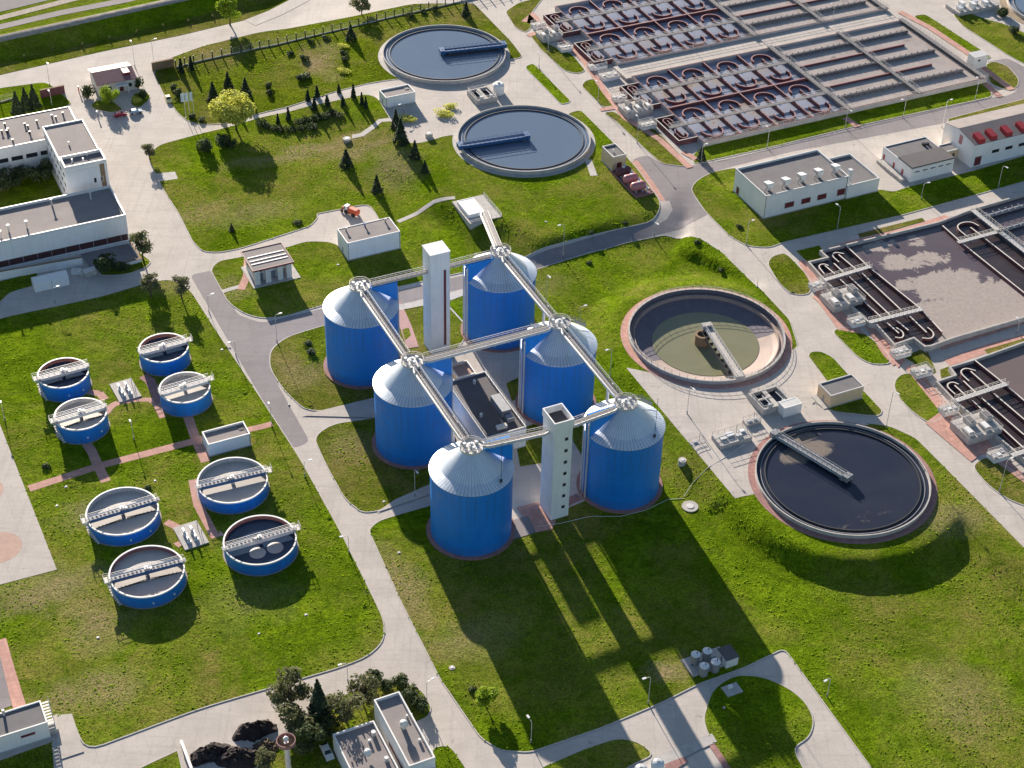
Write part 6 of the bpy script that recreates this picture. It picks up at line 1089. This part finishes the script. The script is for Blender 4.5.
# ================================================================ lamps and posts
def make_lamp(h):
    t=thing('street_lamp','x','street lamp',(0,0),0,0.0); m_=MB(); m_.tube([(0,0,0),(0,0,h-.6),(.25,0,h-.1),(1.3,0,h)],.085,8,0,.05); m_.build('pole','galvanised',t); m_=MB(); m_.box(1.1,-.22,h-.06,2.0,.22,h+.12); m_.build('lamp_head','white_paint',t); m_=MB(); m_.cyl((0,0),.16,0,1.0,8); m_.build('base','lead',t); KIDS[t.name]=list(t.children); return t
LAMPS=[((427,708),8,'at the hedge corner of the taller laboratory'),((348,682),6,'on the lower lawn kerb above the olive trees'),((531,743),6.5,'by the lower road left of the wide lawn, in the silo shadow'),((648,704),8.5,'at the lower road kerb beside the tower shadow'),((827,697),6,'on the open lawn right of the curved end of the lower road'),((349,553),5.5,'at the main drive opposite the second driveway'),((305,477),5,'at the main drive near the end of the asphalt'),((272,427),6.5,'at the asphalt road beside the white cabin'),((415,497),9,'in front of the middle left silo'),((277,342),9,'where the asphalt road turns towards the silos'),((236,356),5,'on the asphalt road above the smaller blue tanks'),((209,312),5.5,'on the kerb at the top of the asphalt road'),((55,303),5,'on the lane below the storage tent'),((134,440),5,'standing among the blue tanks'),((5,421),5,'at the corner of the pale pad on the left edge'),((563,257),11,'on the asphalt road behind the far right silo'),((654,236),5,'on the asphalt road just before the fork'),((746,245),8,'in the lawn corner left of the long white hall'),((837,230),8,'on the walk in front of the long white hall'),((921,199),5.5,'in front of the stepped grey shed'),((998,188),8,'in front of the hall with red vents'),((767,148),7,'on the far road behind the long white hall'),((845,128),7,'on the far road by the short brick path'),((903,118),7,'on the far road strip right of the brick path'),((975,100),7.5,'on the far road strip under the control cabin'),((942,128),10,'at the left gable of the hall with red vents'),((637,143),9,'on the grass left of the nearer big basin'),((598,102),7,'on the small grass island left of the nearer big basin'),((548,54),9,'on the grass left of the farther big basin'),((539,68),5,'on the concrete road by the narrow grass island'),((693,53),9,'in the gap between the two big basins, left one'),((832,25),8.5,'in the gap between the two big basins, right one'),((886,428),12,'at the road above the near dark clarifier'),((999,492),10,'on the grass below the lower pump pit'),((404,113),3.5,'by the sunken roof shed'),((50,86),9,'on the outer road at the left'),((135,67),9,'behind the gatehouse on the outer road'),((154,64),9,'at the gate by the brown wall'),((52,105),4.5,'in front of the maroon boundary wall'),((1017,333),4,'on the brick walk between the two right hand basins'),((546,301),9,'on the lawn between the far right silo and the drained basin, upper'),((579,331),8,'on the lawn between the far right silo and the drained basin, middle'),((610,376),9,'on the lawn beside the middle right silo'),((687,414),9,'on the concrete yard under the drained basin'),((701,162),6,'by the little spruce at the corner of the nearer big basin')]
src={}
for px,h,w in LAMPS:
    xy=P(*px); k=round(h/1.5)*1.5
    if k not in src: src[k]=make_lamp(k); o=src[k]; o.location=(xy[0],xy[1],hgt(*xy))
    else: o=dup(src[k],xy)
    o.scale=(1,1,h/k); o.rotation_euler=(0,0,random.choice([ANG,ANG+PI/2,ANG+PI,ANG-PI/2])+random.uniform(-.2,.2)); o['label']='grey street lamp '+w; o['group']='street lamps'
def rod(px,h,label,z=None):
    t=thing('lightning_mast',label,'mast',P(*px)); m_=MB(); m_.tube([(0,0,0),(0,0,h)],.1,8,0,.03); m_.build('pole','lead',t); m_=MB(); m_.cyl((0,0),.3,0,.35,10); m_.build('footing','pale_concrete',t)
rod((757,287),3,'dark thin post at the road edge above the drained basin'); rod((491,240),9,'thin mast behind the far right silo cap')
# ================================================================ vehicles
def wheel(m_,x,y,r,w,mi): 
    a=[(x+r*math.cos(2*PI*i/14),y-w/2,r+r*math.sin(2*PI*i/14)) for i in range(14)]; b=[(p_[0],y+w/2,p_[2]) for p_ in a]; m_.add(a+b,[tuple(range(14)),tuple(range(27,13,-1))]+[(i,14+i,14+(i+1)%14,(i+1)%14) for i in range(14)],mi)
def make_car(L,W,H,paint,van=False):
    t=thing('parked_car','x','car',(0,0),0,0.0); hl=L/2; hw=W/2
    pr=[(-hl,.35),(hl,.35),(hl+.05,.62),(hl-.12,.82),(hl*.45,.98),(hl*.12,H),(-hl*.55,H),(-hl*.92,1.02),(-hl-.02,.85)] if not van else [(-hl,.35),(hl,.35),(hl,.9),(hl*.72,1.1),(hl*.5,H),(-hl*.97,H),(-hl,1.0)]
    n=len(pr); ins=[0 if z<1.1 else .22 for x,z in pr]; m_=MB(); m_.add([(x,-hw+i,z) for (x,z),i in zip(pr,ins)]+[(x,hw-i,z) for (x,z),i in zip(pr,ins)],[tuple(range(n)),tuple(range(2*n-1,n-1,-1))]+[(i,n+i,n+(i+1)%n,(i+1)%n) for i in range(n)]); m_.build('body',paint,t)
    g_=MB(); zc=(.98+H)/2
    g_.add([(hl*.43,-hw+.12,1.0),(hl*.43,hw-.12,1.0),(hl*.14,hw-.3,H-.04),(hl*.14,-hw+.3,H-.04)],[(0,1,2,3)]); g_.v=[(x+.04,y,z+.03) for x,y,z in g_.v]; g_.build('windscreen','dark_glass',t)
    g_=MB(); g_.add([(-hl*.90,-hw+.12,1.06),(-hl*.90,hw-.12,1.06),(-hl*.57,hw-.3,H-.04),(-hl*.57,-hw+.3,H-.04)],[(3,2,1,0)]); g_.v=[(x-.04,y,z+.03) for x,y,z in g_.v]; g_.build('rear_window','dark_glass',t)
    for s in (-1,1): g_=MB(); g_.add([(hl*.36,s*(hw-.03),1.03),(-hl*.8,s*(hw-.03),1.05),(-hl*.5,s*(hw-.2),H-.08),(hl*.1,s*(hw-.2),H-.08)],[(0,1,2,3) if s<0 else (3,2,1,0)]); g_.build('side_window','dark_glass',t)
    for x in (-hl*.6,hl*.62):
        for s in (-1,1): m_=MB(); wheel(m_,x,s*(hw-.08),.33,.22,0); m_.build('wheel','rubber',t)
    for s in (-1,1): m_=MB(); m_.box(hl-.05,s*hw*.7-.18,.6,hl+.06,s*hw*.7+.18,.78); m_.build('headlight','white_paint',t)
    KIDS[t.name]=list(t.children); return t
simple('car_red',(.38,.02,.04),.25,.1,.08,1,0,0,.6); simple('car_silver',(.42,.50,.55),.28,.4,.08,1,0,0,.6); simple('car_white',(.78,.78,.76),.3,0,.05,1,0,0,.6); simple('car_yellow',(.75,.66,.30),.35,0,.08,1)
for px,pt,l,rz in (((120.3,116),'car_red','dark red hatchback parked on the forecourt by the gatehouse',ANG),((135.6,113.3),'car_silver','pale blue silver estate car next to the red one on the forecourt',ANG),((168.5,100.5),'car_yellow','yellow and white car at the kerb by the flagpoles',ANG-PI/2-.1),((327,754),'car_white','white car in the shade beside the lower laboratory',ANG-PI/2)):
    o=make_car(4.3,1.75,1.48,pt); xy=P(*px); o.location=(xy[0],xy[1],hgt(*xy)+.03); o.rotation_euler=(0,0,rz); o['label']=l; o['group']='parked cars'
t=thing('farm_machine','red and orange trailed machine with a white cab on the parking bay','machine',P(352.5,214.5),None,ANG+R(118)); m_=MB(); m_.box(-2.2,-.9,.7,1.1,.9,1.7); m_.add([(-2.4,-1.0,1.7),(1.1,-1.0,1.7),(1.1,1.0,1.7),(-2.4,1.0,1.7),(-2.0,-.7,2.3),(.8,-.7,2.3),(.8,.7,2.3),(-2.0,.7,2.3)],[(3,2,1,0),(4,5,6,7),(0,1,5,4),(1,2,6,5),(2,3,7,6),(3,0,4,7)]); m_.build('body','orange_red',t); m_=MB(); m_.box(1.4,-.8,.8,2.7,.8,2.5); m_.build('cab','white_paint',t); m_=MB(); m_.box(2.2,-.82,1.5,2.72,.82,2.3); m_.build('cab_window','dark_glass',t); m_=MB(); m_.box(2.7,-.5,.7,3.8,.5,1.5); m_.build('bonnet','red_paint',t); m_=MB(); m_.bar((.9,0,.8),(1.6,0,.8),.2); m_.build('drawbar','lead',t)
for x,r_ in ((-1.2,.6),(1.7,.7),(3.3,.45)):
    for s in (-1,1): m_=MB(); wheel(m_,x,s*1.0,r_,.32,0); m_.build('wheel','rubber',t)
# ================================================================ fences, walls, flags, mast, hose
def fence(px,label,post='dark_metal',sp=3.2,h=3.0):
    w=[P(*p_) for p_ in px]; c0=w[0]; t=thing('fence',label,'fence',c0,None,0.0); z0=t.location.z
    T=lambda p_,z: (p_[0]-c0[0],p_[1]-c0[1],hgt(*p_)-z0+z)
    for a,b in zip(w[:-1],w[1:]):
        L=np.linalg.norm(b-a); k=max(1,int(L/sp))
        for i in range(k): p_=a+(b-a)*i/k; m_=MB(); m_.bar(T(p_,-.2),T(p_,h),.34); m_.build('post',post,t)
        m_=MB()
        for i in range(k):
            p_=a+(b-a)*i/k; q_=a+(b-a)*(i+1)/k; m_.bar(T(p_,.25),T(q_,.25),.18,.55,0); m_.bar(T(p_,1.0),T(q_,1.0),.05); m_.bar(T(p_,1.7),T(q_,1.7),.05); m_.bar(T(p_,2.3),T(q_,2.3),.05)
        m_.build('panel','pale_concrete',t)
fence([(176,68),(203,61),(260,48.5),(350,28),(412,13.5),(470,0),(520,-12)],'long fence of dark posts on a pale plinth along the outer road'); fence([(-40,112),(0,103),(14,99)],'short dark fence at the left edge beside the firs')
def lowwall(px,h,th,label,mat,name='boundary_wall'):
    w=[P(*p_) for p_ in px]; c0=w[0]; t=thing(name,label,'wall',c0,None,0.0); m_=MB(); m_.wall([p_-c0 for p_ in w],-.3,h,th); m_.build('body',mat,t); m_=MB(); m_.wall([p_-c0 for p_ in w],h,h+.12,th+.16); m_.build('coping','timber' if mat!='pale_concrete' else 'galvanised',t)
lowwall([(152.5,71),(174,66.5)],3.0,.6,'brown brick gate wall where the fence meets the forecourt','timber'); lowwall([(41,98),(65,93)],2.8,.5,'maroon boundary wall left of the forecourt entrance','maroon_wall'); lowwall([(-50,292),(0,279.5),(83,265)],2.6,.5,'long white low wall in front of the workshop hall','white_wall','low_wall'); lowwall([(130,244.5),(141,262),(126,266)],1.2,.4,'low white wall closing the sunken court of the workshop','white_wall','low_wall'); lowwall([(181.5,744),(192,772)],1.1,.4,'low grey wall beside the soil heaps','pale_concrete')
for px,w in (((186,118),'left'),((190,117.5),'middle'),((194.5,117),'right')):
    t=thing('flagpole','white flagpole with a pale blue flag, %s one of the three at the forecourt'%w,'flagpole',P(*px),None,R(200)); m_=MB(); m_.tube([(0,0,0),(0,0,9.3)],.09,8,0,.05); m_.build('pole','white_paint',t); m_=MB(); n=8; m_.add([(.08+.95*i/n,.16*math.sin(i*.9),z-.25*i/n) for z in (9.2,6.0) for i in range(n+1)],[(i,i+1,n+2+i,n+1+i) for i in range(n)]); m_.build('flag','flag_cloth' if 'flag_cloth' in MATS else 'white_paint',t); m_=MB(); m_.cyl((0,0),.3,0,.2,10); m_.build('base','pale_concrete',t)
t=thing('flare_mast','tall grey mast with a round railed top, at the bottom by the heaps','mast',P(291,795)); m_=MB(); m_.tube([(0,0,0),(0,0,16)],.6,14,0,.5); m_.build('shaft','galvanised',t); m_=MB(); m_.lathe([(0,15.6),(1.75,15.6),(1.75,15.75),(0,15.75)],28); m_.build('platform','timber',t); m_=MB(); m_.lathe([(1.7,15.7),(1.85,15.7),(1.85,16.5),(1.7,16.5),(1.7,15.7)],28); m_.build('parapet','pink_tile',t); m_=MB(); m_.lathe([(0,17.4),(.35,17.25),(.55,16.9),(.5,16.5),(.2,16.1),(.2,15.7)],16); m_.build('lamp_globe','white_paint',t,smooth=True)
o=MB(); pt=[P(*p_) for p_ in ((538,527),(560,524),(590,517),(620,517),(645,511),(668,500),(684,499))]; c0=pt[0]; o.tube([(p_[0]-c0[0],p_[1]-c0[1],hgt(*p_)+.2) for p_ in pt],.05,6); o=o.build('hose','white_paint'); o.location=(c0[0],c0[1],0); tag(o,'white hose lying on the grass round the foot of a silo','hose')
o=MB(); pt=[P(*p_) for p_ in ((684,497),(692,484),(708,468),(730,455),(748,442))]; c0=pt[0]; o.tube([(p_[0]-c0[0],p_[1]-c0[1],hgt(*p_)+.22) for p_ in pt],.05,6); o=o.build('hose','white_paint'); o.location=(c0[0],c0[1],0); tag(o,'white hose running up the bank to the concrete yard','hose')
def manhole(px,r_,h,label,grp=None):
    r_*=.75 if r_<1 else 1; h*=.6 if r_<1 else 1
    t=thing('manhole',label,'manhole',P(*px),None,0.0,grp); m_=MB(); m_.cyl((0,0),r_,-.2,h,20); m_.build('ring','pale_concrete',t); m_=MB(); m_.cyl((0,0),r_*.45,h,h+.1,16); m_.build('cover','galvanised',t)
for a in (((690,507),2.0,.3,'round concrete manhole at the bottom of the bank, where the hose ends'),((682,464),1.0,1.4,'pale concrete block standing in the dark bank right of the silos'),((429,137),1.2,1.4,'small white shaft on the corner of the clarifier yard'),((347,141),1.3,1.0,'small white shaft at the foot of the concrete steps'),((155,481),.5,.25,'pale manhole lid on the lawn above the near blue tanks'),((57,506),.5,.25,'pale manhole lid on the lawn left of the near blue tanks'),((66,487),.6,.25,'square looking pale lid just under the brick path'),((98,638),.5,.3,'white lid on the lawn below the lowest blue tank'),((306,615),.5,.25,'white lid on the lawn left of the main drive'),((259,634),.4,.25,'small white lid low on the left lawn'),((452,668),.9,.3,'white stones cluster lid by the lower road verge'),((384,502),.5,.3,'white lid on the lawn by the second driveway'),((399,553),.5,.3,'white lid on the lawn below the second driveway'),((338,265),.5,.3,'white lid on the lawn in front of the substation'),((289,405),.4,.3,'white lid on the curved lawn under the far left silo'),((222,350),.5,.3,'white lid on the lawn beside the asphalt road'),((546,222),.5,.3,'white lid on the lawn between the clarifier and the asphalt road'),((590,742),.5,.3,'white lid on the dark lawn at the bottom'),((724,708),.4,.3,'white lid in the oval lawn')): manhole(a[0],a[1],a[2],a[3],'pale lids and shafts in the grass')
for px,l in (((97.5,117),'dark post on the forecourt near the office wing'),((79,92),'red barrier post left of the gatehouse'),((83,96),'grey barrier post left of the gatehouse')): t=thing('barrier_post',l,'post',P(*px)); m_=MB(); m_.cyl((0,0),.18,0,1.8,10); m_.build('shaft','red_paint' if 'red' in l else 'lead',t); m_=MB(); m_.box(-.25,-.2,1.8,.25,.2,2.2); m_.build('head','white_paint',t)
